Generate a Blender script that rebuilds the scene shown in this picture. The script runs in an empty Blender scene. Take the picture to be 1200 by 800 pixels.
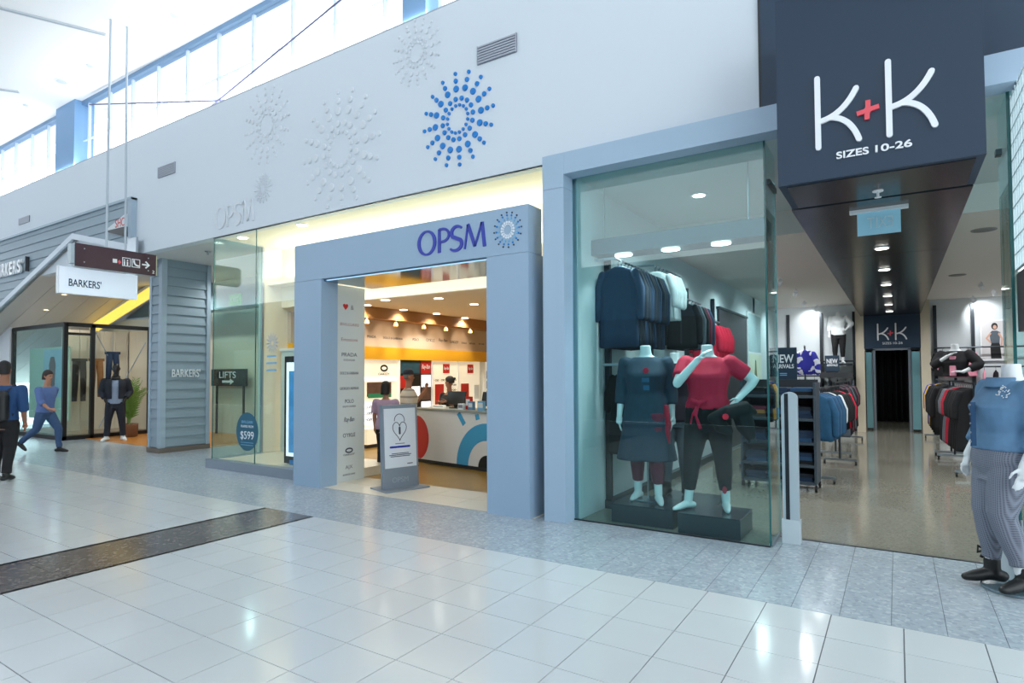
import bpy, math, random
from mathutils import Vector, Matrix
random.seed(7)
PI = math.pi
sc = bpy.context.scene
col = sc.collection
R = math.radians

# ------------------------------------------------------------------ camera
CAM_H = 1.6; FPX = 701.5; CYP = 416.17
YAW, PITCH, ROLL = R(32.702), R(1.759), R(-.2537)
fw = Vector((-math.sin(YAW) * math.cos(PITCH), math.cos(YAW) * math.cos(PITCH), math.sin(PITCH)))
r_ = Vector((math.cos(YAW), math.sin(YAW), 0)); u_ = r_.cross(fw)
CR = r_ * math.cos(ROLL) + u_ * math.sin(ROLL); CU = -r_ * math.sin(ROLL) + u_ * math.cos(ROLL)
cd = bpy.data.cameras.new('camera'); cam = bpy.data.objects.new('camera', cd); col.objects.link(cam)
cd.sensor_width = 36; cd.lens = FPX / 1200 * 36; cd.shift_y = (CYP - 400) / 1200; cd.clip_end = 200; cd.clip_start = .05
m = Matrix((CR, CU, -fw)).transposed().to_4x4(); m.translation = (0, 0, CAM_H); cam.matrix_world = m
sc.camera = cam

# ------------------------------------------------------------------ world, exposure
w = bpy.data.worlds.new('overcast_sky'); sc.world = w; w.use_nodes = True
bg = w.node_tree.nodes['Background']; bg.inputs[0].default_value = (.86, .94, 1.0, 1); bg.inputs[1].default_value = 3.3
sc.view_settings.view_transform = 'Standard'; sc.view_settings.look = 'None'
sc.view_settings.gamma = 1; sc.view_settings.use_curve_mapping = False
sc.view_settings.exposure = 0.0
sc.cycles.transparent_max_bounces = 32
sc.cycles.use_denoising = True
sc.cycles.sample_clamp_indirect = 6

LAMPS = bpy.data.collections.new('lamps'); col.children.link(LAMPS)
def spot(loc, watts, ang=110, colr=(1, 1, 1), blend=.6, rad=.06, aim=(0, 0, -1)):
    l = bpy.data.lights.new('spot_lamp', 'SPOT'); l.energy = watts; l.spot_size = R(ang); l.spot_blend = blend
    l.color = colr; l.shadow_soft_size = rad
    o = bpy.data.objects.new('spot_lamp', l); LAMPS.objects.link(o); o.location = loc
    o.rotation_euler = Vector(aim).to_track_quat('-Z', 'Y').to_euler()
    return o
def strip_lamp(loc, sx, sy, watts, colr, aim):
    l = bpy.data.lights.new('cove_or_added_lamp', 'AREA'); l.shape = 'RECTANGLE'; l.size = sx; l.size_y = sy; l.energy = watts; l.color = colr
    o = bpy.data.objects.new('cove_or_added_lamp', l); LAMPS.objects.link(o); o.location = loc
    o.rotation_euler = Vector(aim).to_track_quat('-Z', 'Y').to_euler()
    return o

def at(px, py, ax, v):
    """A point of the photograph carried out to a plane of the place (x, y or z = v)."""
    d = fw + CR * ((px - 600) / FPX) - CU * ((py - CYP) / FPX); i = 'xyz'.index(ax)
    c = Vector((0, 0, CAM_H)); return c + d * ((v - c[i]) / d[i])
def in_view(p, mg=25):
    d = Vector(p) - Vector((0, 0, CAM_H)); z = d.dot(fw)
    if z < .2: return False
    x = 600 + FPX * d.dot(CR) / z; y = CYP - FPX * d.dot(CU) / z
    return -mg < x < 1200 + mg and -mg < y < 800 + mg

# ------------------------------------------------------------------ materials
def srgb(c):
    return tuple(((x / 255) / 12.92 if x / 255 <= .04045 else ((x / 255 + .055) / 1.055) ** 2.4) for x in c)
MATS = {}
def M(name, c, rough=.5, metal=0., var=0., scale=20., bump=0., emit=None, estr=1., spec=.5, rnd=0., coat=0.):
    if name in MATS: return MATS[name]
    mt = bpy.data.materials.new(name); mt.use_nodes = True; nt = mt.node_tree; b = nt.nodes['Principled BSDF']
    c = srgb(c); b.inputs['Base Color'].default_value = (*c, 1); b.inputs['Roughness'].default_value = rough
    b.inputs['Metallic'].default_value = metal; b.inputs['Specular IOR Level'].default_value = spec
    b.inputs['Coat Weight'].default_value = coat
    if var or bump:
        tc = nt.nodes.new('ShaderNodeTexCoord'); n = nt.nodes.new('ShaderNodeTexNoise')
        n.inputs['Scale'].default_value = scale; n.inputs['Detail'].default_value = 5
        nt.links.new(tc.outputs['Object'], n.inputs['Vector'])
        if var:
            mx = nt.nodes.new('ShaderNodeMix'); mx.data_type = 'RGBA'
            mx.inputs['A'].default_value = (*[x * (1 - var) for x in c], 1); mx.inputs['B'].default_value = (*[min(1, x * (1 + var)) for x in c], 1)
            nt.links.new(n.outputs['Fac'], mx.inputs['Factor']); nt.links.new(mx.outputs['Result'], b.inputs['Base Color'])
        if bump:
            bp = nt.nodes.new('ShaderNodeBump'); bp.inputs['Strength'].default_value = bump; bp.inputs['Distance'].default_value = .01
            nt.links.new(n.outputs['Fac'], bp.inputs['Height']); nt.links.new(bp.outputs[0], b.inputs['Normal'])
    if rnd:
        oi = nt.nodes.new('ShaderNodeObjectInfo'); hs = nt.nodes.new('ShaderNodeHueSaturation')
        mr = nt.nodes.new('ShaderNodeMapRange'); mr.inputs[3].default_value = 1 - rnd; mr.inputs[4].default_value = 1 + rnd
        nt.links.new(oi.outputs['Random'], mr.inputs[0]); nt.links.new(mr.outputs[0], hs.inputs['Value'])
        src = b.inputs['Base Color'].links
        if src: nt.links.new(src[0].from_socket, hs.inputs['Color'])
        else: hs.inputs['Color'].default_value = (*c, 1)
        nt.links.new(hs.outputs[0], b.inputs['Base Color'])
    if emit:
        b.inputs['Emission Color'].default_value = (*srgb(emit), 1); b.inputs['Emission Strength'].default_value = estr
    MATS[name] = mt; return mt
def stone(name, base, chip, dark, scale, rough, rnd=.03, f=.42):
    if name in MATS: return MATS[name]
    mt = M(name, base, rough, rnd=0); nt = mt.node_tree; b = nt.nodes['Principled BSDF']
    tc = nt.nodes.new('ShaderNodeTexCoord'); v = nt.nodes.new('ShaderNodeTexVoronoi'); v.inputs['Scale'].default_value = scale
    geo = nt.nodes.new('ShaderNodeNewGeometry'); nt.links.new(geo.outputs['Position'], v.inputs['Vector'])
    sep = nt.nodes.new('ShaderNodeSeparateColor'); nt.links.new(v.outputs['Color'], sep.inputs[0])
    ra = nt.nodes.new('ShaderNodeValToRGB'); ra.color_ramp.interpolation = 'CONSTANT'
    e = ra.color_ramp.elements; e[0].color = (*srgb(dark), 1); e[1].position = .16; e[1].color = (*srgb(base), 1)
    k = e.new(.62); k.color = (*srgb([x * 1.06 for x in base]), 1)
    k = e.new(.84); k.color = (*srgb(chip), 1)
    nt.links.new(sep.outputs[0], ra.inputs[0])
    mx = nt.nodes.new('ShaderNodeMix'); mx.data_type = 'RGBA'; mx.inputs['Factor'].default_value = f
    n = nt.nodes.new('ShaderNodeTexNoise'); n.inputs['Scale'].default_value = 6; nt.links.new(geo.outputs['Position'], n.inputs['Vector'])
    r2 = nt.nodes.new('ShaderNodeValToRGB'); r2.color_ramp.elements[0].color = (*srgb([x * .95 for x in base]), 1); r2.color_ramp.elements[1].color = (*srgb([min(255, x * 1.04) for x in base]), 1)
    nt.links.new(n.outputs['Fac'], r2.inputs[0])
    nt.links.new(r2.outputs[0], mx.inputs['A']); nt.links.new(ra.outputs[0], mx.inputs['B']); nt.links.new(mx.outputs['Result'], b.inputs['Base Color'])
    return mt
def glass(name, tint, refl=1.0):
    if name in MATS: return MATS[name]
    mt = bpy.data.materials.new(name); mt.use_nodes = True; nt = mt.node_tree; nt.nodes.clear()
    o = nt.nodes.new('ShaderNodeOutputMaterial'); t = nt.nodes.new('ShaderNodeBsdfTransparent'); t.inputs[0].default_value = (*tint, 1)
    g = nt.nodes.new('ShaderNodeBsdfGlossy'); g.inputs['Roughness'].default_value = .0; g.inputs[0].default_value = (refl, refl, refl, 1)
    lw = nt.nodes.new('ShaderNodeLayerWeight'); lw.inputs[0].default_value = .5
    pw = nt.nodes.new('ShaderNodeMath'); pw.operation = 'POWER'; pw.inputs[1].default_value = 5; nt.links.new(lw.outputs['Facing'], pw.inputs[0])
    f = nt.nodes.new('ShaderNodeMath'); f.operation = 'MULTIPLY_ADD'; f.inputs[1].default_value = .96; f.inputs[2].default_value = .04; nt.links.new(pw.outputs[0], f.inputs[0])
    mx = nt.nodes.new('ShaderNodeMixShader'); nt.links.new(f.outputs[0], mx.inputs[0]); nt.links.new(t.outputs[0], mx.inputs[1]); nt.links.new(g.outputs[0], mx.inputs[2])
    nt.links.new(mx.outputs[0], o.inputs[0]); MATS[name] = mt; return mt
def checkcloth(name, a, b_, sc_):
    mt = M(name, a, .85); nt = mt.node_tree; b = nt.nodes['Principled BSDF']
    tc = nt.nodes.new('ShaderNodeTexCoord'); outs = []
    for ax in 'XZ':
        wv = nt.nodes.new('ShaderNodeTexWave'); wv.bands_direction = ax; wv.inputs['Scale'].default_value = sc_; wv.inputs['Distortion'].default_value = .4
        nt.links.new(tc.outputs['Object'], wv.inputs['Vector']); outs.append(wv)
    mul = nt.nodes.new('ShaderNodeMath'); mul.operation = 'MULTIPLY'; nt.links.new(outs[0].outputs['Fac'], mul.inputs[0]); nt.links.new(outs[1].outputs['Fac'], mul.inputs[1])
    mx = nt.nodes.new('ShaderNodeMix'); mx.data_type = 'RGBA'; mx.inputs['A'].default_value = (*srgb(a), 1); mx.inputs['B'].default_value = (*srgb(b_), 1)
    nt.links.new(mul.outputs[0], mx.inputs['Factor']); nt.links.new(mx.outputs['Result'], b.inputs['Base Color']); return mt

# ------------------------------------------------------------------ mesh building
_TS = bpy.data.scenes.new('workbench')
def evaluated(o):
    _TS.collection.objects.link(o); vl = _TS.view_layers[0]; vl.update(); dg = vl.depsgraph
    me = bpy.data.meshes.new_from_object(o.evaluated_get(dg), depsgraph=dg); bpy.data.objects.remove(o); return me
class MB:
    def __init__(s): s.v = []; s.f = []
    def add(s, vs, fs):
        k = len(s.v); s.v += [tuple(p) for p in vs]; s.f += [tuple(i + k for i in f) for f in fs]; return s
    def box(s, x0, y0, z0, x1, y1, z1):
        return s.add([(x, y, z) for z in (z0, z1) for y in (y0, y1) for x in (x0, x1)],
                     [(0, 2, 3, 1), (4, 5, 7, 6), (0, 1, 5, 4), (2, 6, 7, 3), (0, 4, 6, 2), (1, 3, 7, 5)])
    def obb(s, c, a, b, d):
        c, a, b, d = map(Vector, (c, a, b, d))
        return s.add([c + a * i + b * j + d * k for k in (-1, 1) for j in (-1, 1) for i in (-1, 1)],
                     [(0, 2, 3, 1), (4, 5, 7, 6), (0, 1, 5, 4), (2, 6, 7, 3), (0, 4, 6, 2), (1, 3, 7, 5)])
    def prism(s, poly, ax, d0, d1):
        n = len(poly); f = {'y': lambda a, b, d: (a, d, b), 'x': lambda a, b, d: (d, a, b), 'z': lambda a, b, d: (a, b, d)}[ax]
        vs = [f(a, b, d0) for a, b in poly] + [f(a, b, d1) for a, b in poly]
        return s.add(vs, [tuple(range(n)), tuple(range(2 * n - 1, n - 1, -1))] + [(i, i + n, (i + 1) % n + n, (i + 1) % n) for i in range(n)])
    def loft(s, rings, cap=True, closed=True):
        n = len(rings[0]); k = len(s.v)
        for r in rings: s.v += [tuple(p) for p in r]
        for i in range(len(rings) - 1):
            for j in range(n if closed else n - 1):
                a = k + i * n + j; b = k + i * n + (j + 1) % n; s.f.append((a, b, b + n, a + n))
        if cap:
            s.f.append(tuple(k + j for j in range(n - 1, -1, -1))); e = k + (len(rings) - 1) * n; s.f.append(tuple(e + j for j in range(n)))
        return s
    def tube(s, pts, r, n=8, ry=None, up=None, ends=False):
        pts = [Vector(p) for p in pts]; rs = r if isinstance(r, (list, tuple)) else [r] * len(pts)
        rings = []; prev = None
        for i, p in enumerate(pts):
            t = (pts[min(i + 1, len(pts) - 1)] - pts[max(i - 1, 0)]).normalized()
            if prev is None:
                ref = Vector(up) if up else (Vector((0, 0, 1)) if abs(t.z) < .9 else Vector((0, 1, 0)))
                a = t.cross(ref).normalized()
            else: a = (prev - t * prev.dot(t)).normalized()
            prev = a; b = t.cross(a)
            q = 1 if ry is None else (ry[i] if isinstance(ry, (list, tuple)) else ry)
            rr = rs[i]
            mk = lambda c, k: [c + a * (rr * k * math.cos(2 * PI * j / n)) + b * (rr * q * k * math.sin(2 * PI * j / n)) for j in range(n)]
            if ends and i == 0:
                for an in (70, 35): rings.append(mk(p - t * rr * math.sin(R(an)), math.cos(R(an))))
            rings.append(mk(p, 1))
            if ends and i == len(pts) - 1:
                for an in (35, 70): rings.append(mk(p + t * rr * math.sin(R(an)), math.cos(R(an))))
        return s.loft(rings)
    def lathe(s, prof, c=(0, 0, 0), n=16):
        c = Vector(c)
        return s.loft([[c + Vector((r * math.cos(2 * PI * j / n), r * math.sin(2 * PI * j / n), z)) for j in range(n)] for r, z in prof])
    def disc(s, c, ax, r, d, n=16, ry=None):
        ry = ry or r; i = {'x': (1, 2), 'y': (0, 2), 'z': (0, 1)}[ax]; k = 'xyz'.index(ax)
        return s.prism([(c[i[0]] + r * math.cos(2 * PI * j / n), c[i[1]] + ry * math.sin(2 * PI * j / n)) for j in range(n)], ax, c[k], c[k] + d)
    def ribbon(s, pts, wd, ax, d0, d1, closed=False, rnd=True):
        P = [Vector(p) for p in pts]; n = len(P); W = wd if isinstance(wd, (list, tuple)) else [wd] * n; L = []; Q = []
        seq = []
        for i, p in enumerate(P):
            t = ((P[(i + 1) % n] - P[i - 1]) if closed else (P[min(i + 1, n - 1)] - P[max(i - 1, 0)])).normalized()
            h = W[i] / 2
            if rnd and not closed and i == 0:
                for an in (88, 60, 30): seq.append((p - t * h * math.sin(R(an)), t, h * math.cos(R(an))))
            seq.append((p, t, h))
            if rnd and not closed and i == n - 1:
                for an in (30, 60, 88): seq.append((p + t * h * math.sin(R(an)), t, h * math.cos(R(an))))
        f = {'y': lambda q, d: (q.x, d, q.y), 'x': lambda q, d: (d, q.x, q.y), 'z': lambda q, d: (q.x, q.y, d)}[ax]
        rings = []
        for p, t, h in seq:
            nn = Vector((-t.y, t.x)); rings.append([f(p + nn * h, d0), f(p - nn * h, d0), f(p - nn * h, d1), f(p + nn * h, d1)])
        if closed: rings.append(rings[0])
        return s.loft(rings, cap=not closed)

MW = {}
def mesh_of(mb, name):
    me = bpy.data.meshes.new(name); me.from_pydata(mb.v, [], mb.f); me.update(); return me
def fix_normals(me):
    import bmesh
    bm = bmesh.new(); bm.from_mesh(me); bmesh.ops.recalc_face_normals(bm, faces=bm.faces); bm.to_mesh(me); bm.free()
def build(mb, name, mat, parent=None, local=False, smooth=False, label=None, kind=None):
    me = mb if isinstance(mb, bpy.types.Mesh) else mesh_of(mb, name)
    if not isinstance(mb, bpy.types.Mesh): fix_normals(me)
    o = bpy.data.objects.new(name, me); col.objects.link(o)
    if mat: me.materials.append(MATS[mat] if isinstance(mat, str) else mat)
    if parent:
        if not local: me.transform(MW[parent.name].inverted())
        o.parent = parent; MW[o.name] = MW[parent.name]
    elif not local:
        xs = [v.co for v in me.vertices]
        c = Vector((sum(v.x for v in xs) / len(xs), sum(v.y for v in xs) / len(xs), min(v.z for v in xs)))
        me.transform(Matrix.Translation(-c)); o.location = c; MW[o.name] = Matrix.Translation(c)
    else: MW[o.name] = Matrix()
    if smooth: me.polygons.foreach_set('use_smooth', [True] * len(me.polygons))
    if label: o['label'] = label
    if kind: o['kind'] = kind
    return o
def struct(name, mb, mat, parent=None, smooth=False):
    o = build(mb, name, mat, parent, smooth=smooth)
    if not parent: o['kind'] = 'structure'
    return o
def tag(o, label, cat, group=None):
    o['label'] = label; o['category'] = cat
    if group: o['group'] = group
    return o
def thing(name, label, cat, loc=(0, 0, 0), rz=0, group=None, kind=None):
    e = bpy.data.objects.new(name, None); e.empty_display_size = .1; col.objects.link(e)
    e.location = loc; e.rotation_euler = (0, 0, rz); MW[e.name] = Matrix.Translation(loc) @ Matrix.Rotation(rz, 4, 'Z')
    if kind: e['kind'] = kind
    else: tag(e, label, cat, group)
    return e
def place(e, loc, rz):
    e.location = loc; e.rotation_euler = (0, 0, rz)
def copy_tree(root, loc, rz, label=None, group=None, mats=None, parent=None):
    c = root.copy(); col.objects.link(c)
    if parent: c.parent = parent
    else:
        c.location = loc; c.rotation_euler = (0, 0, rz)
        if label: c['label'] = label
        if group: c['group'] = group
    for ch in root.children: copy_tree(ch, None, None, mats=mats, parent=c)
    if mats and c.type == 'MESH':
        k = c.name.split('.')[0]
        if k in mats: c.material_slots[0].link = 'OBJECT'; c.material_slots[0].material = MATS[mats[k]]
    return c
def inst(me, name, mat, parent, mx):
    o = bpy.data.objects.new(name, me); col.objects.link(o); o.parent = parent
    o.matrix_basis = MW[parent.name].inverted() @ mx
    if mat and not me.materials: me.materials.append(MATS[mat])
    return o
def fmap(face, a, b, c, d):
    return {'-y': (a, c - d, b), '+x': (c + d, a, b), '-x': (c - d, -a, b)}[face]
def text(s, face, a, b, c, h, mat, name='lettering', parent=None, w=None, d=.004, bold=0., mirror=False, center=False, shear=0., kind=None):
    """Lettering whose lower left corner sits at (a, b) of the plane c; h is its height, w its width."""
    cu = bpy.data.curves.new('t', 'FONT'); cu.body = s; cu.extrude = .01; cu.offset = bold; cu.shear = shear
    me = evaluated(bpy.data.objects.new('t', cu)); bpy.data.curves.remove(cu)
    xs = [v.co.x for v in me.vertices]; ys = [v.co.y for v in me.vertices]
    x0, x1, y0, y1 = min(xs), max(xs), min(ys), max(ys); k = h / (y1 - y0); kx = (w / (x1 - x0)) if w else k; W = (x1 - x0) * kx
    if center: a -= W / 2
    for v in me.vertices:
        X = (v.co.x - x0) * kx
        if mirror: X = W - X
        v.co = fmap(face, a + X, b + (v.co.y - y0) * k, c, d if v.co.z > 0 else -.0005)
    me.materials.clear()
    ob = build(me, name, mat, parent); return ob
def label_lines(face, a, b, c, wd, n, gap, h, mat, parent, seed=0):
    """Rows of print too small to read."""
    rr = random.Random(seed)
    for i in range(n):
        mb = MB(); ww = wd * rr.uniform(.75, 1)
        p = [fmap(face, a - ww / 2, b - i * gap, c, 0), fmap(face, a + ww / 2, b - i * gap + h, c, .002)]
        mb.box(*[min(p[0][k], p[1][k]) for k in range(3)], *[max(p[0][k], p[1][k]) for k in range(3)])
        build(mb, 'print_line', mat, parent)

# palette
M('fascia_paint', (212, 221, 229), .7); M('ceiling_paint', (250, 250, 250), .8)
M('portal_paint', (148, 174, 198), .42, var=.02, scale=3); M('surround_paint', (160, 184, 205), .42)
M('white_tile', (206, 210, 211), .13, var=.012, scale=4, rnd=.02, spec=.6)
M('grout', (112, 116, 120), .8); stone('terrazzo', (168, 178, 186), (214, 220, 224), (130, 140, 150), 40, .2, f=.3)
stone('dark_terrazzo', (98, 92, 90), (150, 142, 136), (66, 62, 62), 40, .16)
stone('concrete_polished', (134, 132, 120), (156, 152, 138), (106, 104, 96), 70, .11)
M('cream_tile', (226, 220, 204), .25); M('vinyl_timber', (150, 118, 52), .3, var=.18, scale=3)
M('navy_panel', (24, 48, 70), .5); M('navy_fascia', (38, 60, 82), .5); M('soffit_dark', (34, 37, 40), .22, var=.1, scale=2)
M('white_metal', (232, 236, 240), .4); M('coral', (226, 84, 96), .5); M('blue_letter', (8, 40, 160), .35)
M('sun_blue', (0, 122, 200), .4); M('sun_white', (222, 230, 238), .5); M('pale_blue', (120, 176, 214), .4); M('steel', (168, 176, 184), .3, .8); M('dark_steel', (52, 58, 64), .35, .6)
M('sill_steel', (150, 162, 176), .35, .55, var=.08, scale=2); M('black', (14, 15, 17), .45); M('charcoal', (44, 47, 52), .5); M('frame_blue', (104, 140, 176), .4); M('mullion', (206, 220, 234), .5)
M('warm_white', (238, 232, 214), .7); M('cream_wall', (230, 218, 190), .7); M('taupe', (196, 184, 170), .7); M('brown_band', (150, 108, 62), .6)
M('yellow_band', (236, 178, 40), .5); M('shop_white', (206, 214, 218), .65); M('shop_ceiling', (224, 220, 214), .75); M('beige', (196, 186, 166), .6)
M('siding', (140, 158, 170), .55, rnd=.02); M('siding_trim', (158, 176, 190), .5); M('timber_floor', (196, 128, 56), .35, var=.15, scale=4)
M('soffit_board', (204, 196, 188), .6); M('maroon', (62, 32, 46), .4); M('print_dark', (52, 58, 78), .6); M('print_grey', (120, 124, 134), .6); M('red', (200, 36, 40), .5); M('print_red', (196, 34, 32), .5)
M('mann_white', (228, 232, 234), .35); M('lens', (255, 255, 255), .5, emit=(255, 252, 240), estr=9); M('lens_warm', (255, 240, 210), .5, emit=(255, 220, 160), estr=8)
M('orange_glow', (255, 180, 100), .5, emit=(255, 170, 90), estr=6)
glass('glass_clear', (.93, .975, .965)); glass('glass_teal', (.77, .925, .925)); glass('glass_sky', (.97, .98, 1))
M('glass_edge', (40, 96, 96), .2)

# ================================================================== FLOOR
floor = struct('floor', MB().box(-34, -7, -.06, 8, 6.37, -.006), 'grout')
def slab_mesh(name, sx, sy, mat, t=.012):
    me = mesh_of(MB().box(-sx / 2, -sy / 2, -t, sx / 2, sy / 2, 0), name); me.materials.append(MATS[mat]); return me
tile = slab_mesh('tile', .394, .394, 'white_tile')
cells = []
for i in range(-62, 12):
    for k in range(18):
        x = .005 + .4 * i + .2; y = 4.51 - .4 * k - .2
        if -6.47 < x < -5.53: continue
        cells.append((x, y))
near = sorted([c for c in cells if in_view((c[0], c[1], 0))], key=lambda c: c[0] ** 2 + c[1] ** 2)[:300]; ns = set(near)
for x, y in near: inst(tile, 'tile', None, floor, Matrix.Translation((x, y, 0)))
mb = MB()
for x, y in cells:
    if (x, y) not in ns: mb.box(x - .197, y - .197, -.012, x + .197, y + .197, 0)
build(mb, 'far_tiles', 'white_tile', floor, kind='stuff')
ds = slab_mesh('dark_slab', .894, .796, 'dark_terrazzo')
for k in range(9): inst(ds, 'dark_slab', None, floor, Matrix.Translation((-6.0, 4.11 - .8 * k, 0)))
ts = slab_mesh('terrazzo_slab', .297, 1.506, 'terrazzo'); ts2 = slab_mesh('terrazzo_slab', .297, .347, 'terrazzo')
for i in range(-84, 10):
    x = -.06 + .29 * i * 1.0 + .145
    inst(ts, 'terrazzo_slab', None, floor, Matrix.Diagonal((.29 / .3, 1, 1, 1)).to_4x4() if False else Matrix.Translation((x, 5.265, 0)) @ Matrix.Diagonal((.287 / .297, 1, 1, 1)))
    inst(ts2, 'terrazzo_slab', None, floor, Matrix.Translation((x, 6.194, 0)) @ Matrix.Diagonal((.287 / .297, 1, 1, 1)))
# shop floors
struct('floor', MB().box(-3.3, 6.37, -.05, 5.5, 26, -.002), 'concrete_polished')
struct('floor', MB().box(-3.0, 5.94, -.002, -1.0, 6.4, .002), 'concrete_polished')
struct('trim_1', MB().box(-1.0, 6.355, -.004, 5.5, 6.385, .004), 'dark_steel')
fo = struct('floor', MB().box(-10.1, 6.62, -.05, -2.98, 17, 0.0), 'vinyl_timber')
fp = struct('floor', MB().box(-7.0, 5.72, -.02, -3.4, 6.62, .001), 'grout')
ct = slab_mesh('tile', .594, .445, 'cream_tile')
for i in range(6):
    for k in range(2): inst(ct, 'tile', None, fp, Matrix.Translation((-6.69 + .6 * i, 5.95 + .45 * k, .004)))
struct('floor', MB().box(-24, 6.37, -.05, -10.0, 16, -.001), 'terrazzo')          # lift lobby side
fb = struct('floor', MB().box(-17.4, 6.95, -.03, -12.8, 9.6, .002), 'timber_floor')
for k in range(14):
    y0 = 6.95 + k * .19
    build(MB().box(-17.38, y0, .002, -13.2, y0 + .184, .008), 'floorboard', 'timber_floor', fb)

# ================================================================== CEILING AND UPPER WALLS
ceil = struct('ceiling', MB().box(-34, -7, 7.95, 8, 6.9, 8.1), 'ceiling_paint')
wf = struct('wall_front', MB().box(-34, 5.95, 4.01, -1.03, 6.12, 6.36), 'fascia_paint')
wn = struct('wall_front', MB().box(-1.03, 5.93, 3.98, 5, 6.12, 7.0), 'navy_fascia')
build(MB().box(-1.035, 5.925, 3.98, -1.015, 5.95, 7.0), 'panel_joint', 'charcoal', wn)
struct('wall_back', MB().box(-34, -7.2, 0, 8, -7, 3.4), M('opposite_shops', (70, 74, 80), .6, var=.3, scale=.6))
struct('wall_back', MB().box(-34, -7.2, 3.4, 8, -7.05, 5.3), M('opposite_fascia', (96, 122, 146), .7))
struct('wall_left', MB().box(-34.2, -7.2, 0, -34, 6, 5.3), M('far_end', (130, 142, 150), .7))  # unseen end wall, added so the display box glass reflects no open sky
# unseen uplights and trim strip on the front wall, added to brighten the ceiling
ul = struct('trim_17', MB().box(-34, 5.96, 6.36, -1.03, 6.05, 6.39), 'steel')
for k in range(8): strip_lamp((-3.0 - k * 4.0, 6.0, 6.40), 3.9, .06, 34, (.93, .97, 1), (0, -.45, 1))
# clerestory
cw = thing('window_1', None, None, (-10, 6.2, 6.36), kind='structure')
MX = [-21.8, -20.75, -19.79, -18.72, -17.73, -15.5, -14.5, -13.5, -12.46, -11.39, -10.34, -9.29, -8.23, -7.2, -6.15, -5.1, -4.05, -3.0, -1.95, -.9]
build(MB().box(-34, 6.14, 7.86, 5, 6.28, 7.95), 'head_beam', 'frame_blue', cw)
build(MB().box(-34, 6.16, 6.36, 5, 6.26, 6.42), 'window_sill', 'mullion', cw)
for x in MX: build(MB().box(x - .028, 6.18, 6.4, x + .028, 6.23, 7.88), 'mullion', 'mullion', cw)
ed = MX
for a, b in zip(ed[:-1], ed[1:]):
    build(MB().box(a + .035, 6.2, 6.42, b - .035, 6.212, 7.86), 'pane', 'glass_sky', cw)
    build(MB().box(a + .035, 6.18, 7.02, b - .035, 6.22, 7.035), 'transom', 'mullion', cw)
M('column_paint', (120, 160, 200), .5)
for a, b in ((-16.75, -15.75), (-5.62, -5.2)):
    cl = tag(build(MB().box(a, 6.0, 6.36, b, 6.4, 7.95), 'column', 'column_paint'), 'wide blue grey steel column between the high windows' if a < -10 else 'narrow blue grey column at the high windows above the sun emblem', 'column')
for p, q, lb in (((105, 122.5), (272, 117.5), 'thin level tie rod crossing the high windows'), ((243, 128), (404, -4), 'thin slanting tie rod crossing the high windows')):
    a = at(*p, 'y', 6.06); b = at(*q, 'y', 6.06)
    tag(build(MB().tube([a, b], .014, 6), 'tie_rod', M('rod_paint', (74, 74, 104), .5)), lb, 'rod')
# ceiling break at the far left with a dark edge
struct('trim_2', MB().box(-34, 5.0, 7.78, -17.6, 5.1, 7.95), 'frame_blue')
# ceiling fittings
def ceil_disc(p, r, lb):
    t = thing('ceiling_speaker', lb, 'speaker', (p.x, p.y, 7.94))
    build(MB().disc((p.x, p.y, 7.935), 'z', r, .014, 20), 'rim', 'white_metal', t); build(MB().disc((p.x, p.y, 7.93), 'z', r * .75, .006, 20), 'grille', M('pale_grille', (205, 212, 218), .6), t)
for (px, py), r, lb in (((72, 95), .13, 'larger round ceiling grille left of the sign poles'), ((105, 77), .07, 'small round ceiling fitting nearest the left sign pole'),
                        ((204, 18), .07, 'small round ceiling fitting right of the sign poles'), ((30, 123), .06, 'smallest round ceiling fitting near the dark ceiling edge')):
    ceil_disc(at(px, py, 'z', 7.95), r, lb)
for (p, q), lb in ((((-6, 8), (124, 41)), 'long narrow slot diffuser in the white ceiling'), (((-6, 104), (22, 108)), 'short slot diffuser at the far left of the ceiling')):
    a = at(*p, 'z', 7.94); b = at(*q, 'z', 7.94); d = (b - a); n = Vector((-d.y, d.x, 0)).normalized() * .05
    t = thing('slot_diffuser', lb, 'vent', a)
    build(MB().obb((a + b) / 2, d / 2, n, (0, 0, .008)), 'frame', M('pale_grille', (205, 212, 218), .6), t); build(MB().obb((a + b) / 2 - Vector((0, 0, .008)), d / 2.05, n * .4, (0, 0, .004)), 'slot', M('slot_grey', (170, 178, 186), .6), t)
# wall vents
for (x0, x1, z0, z1), lb in (((-4.306, -3.728, 5.43, 5.66), 'large grey louvre vent above the blue sun emblem'), ((-11.9, -11.3, 5.39, 5.60), 'grey louvre vent high on the wall by the sign poles'),
                             ((-18.66, -18.02, 5.42, 5.58), 'small grey louvre vent at the far left of the wall')):
    t = thing('air_vent', lb, 'vent', ((x0 + x1) / 2, 5.95, z0))
    build(MB().box(x0, 5.935, z0, x1, 5.95, z1), 'back_plate', M('vent_back', (120, 126, 138), .6), t)
    n = 7
    for k in range(n):
        z = z0 + (k + .5) * (z1 - z0) / n; build(MB().box(x0 + .01, 5.925, z - .009, x1 - .01, 5.937, z + .009), 'louvre', M('vent_slat', (168, 174, 186), .5), t)
    for xx in (x0, x1 - .012): build(MB().box(xx, 5.925, z0, xx + .012, 5.937, z1), 'edge', M('vent_slat', (168, 174, 186), .5), t)

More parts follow.
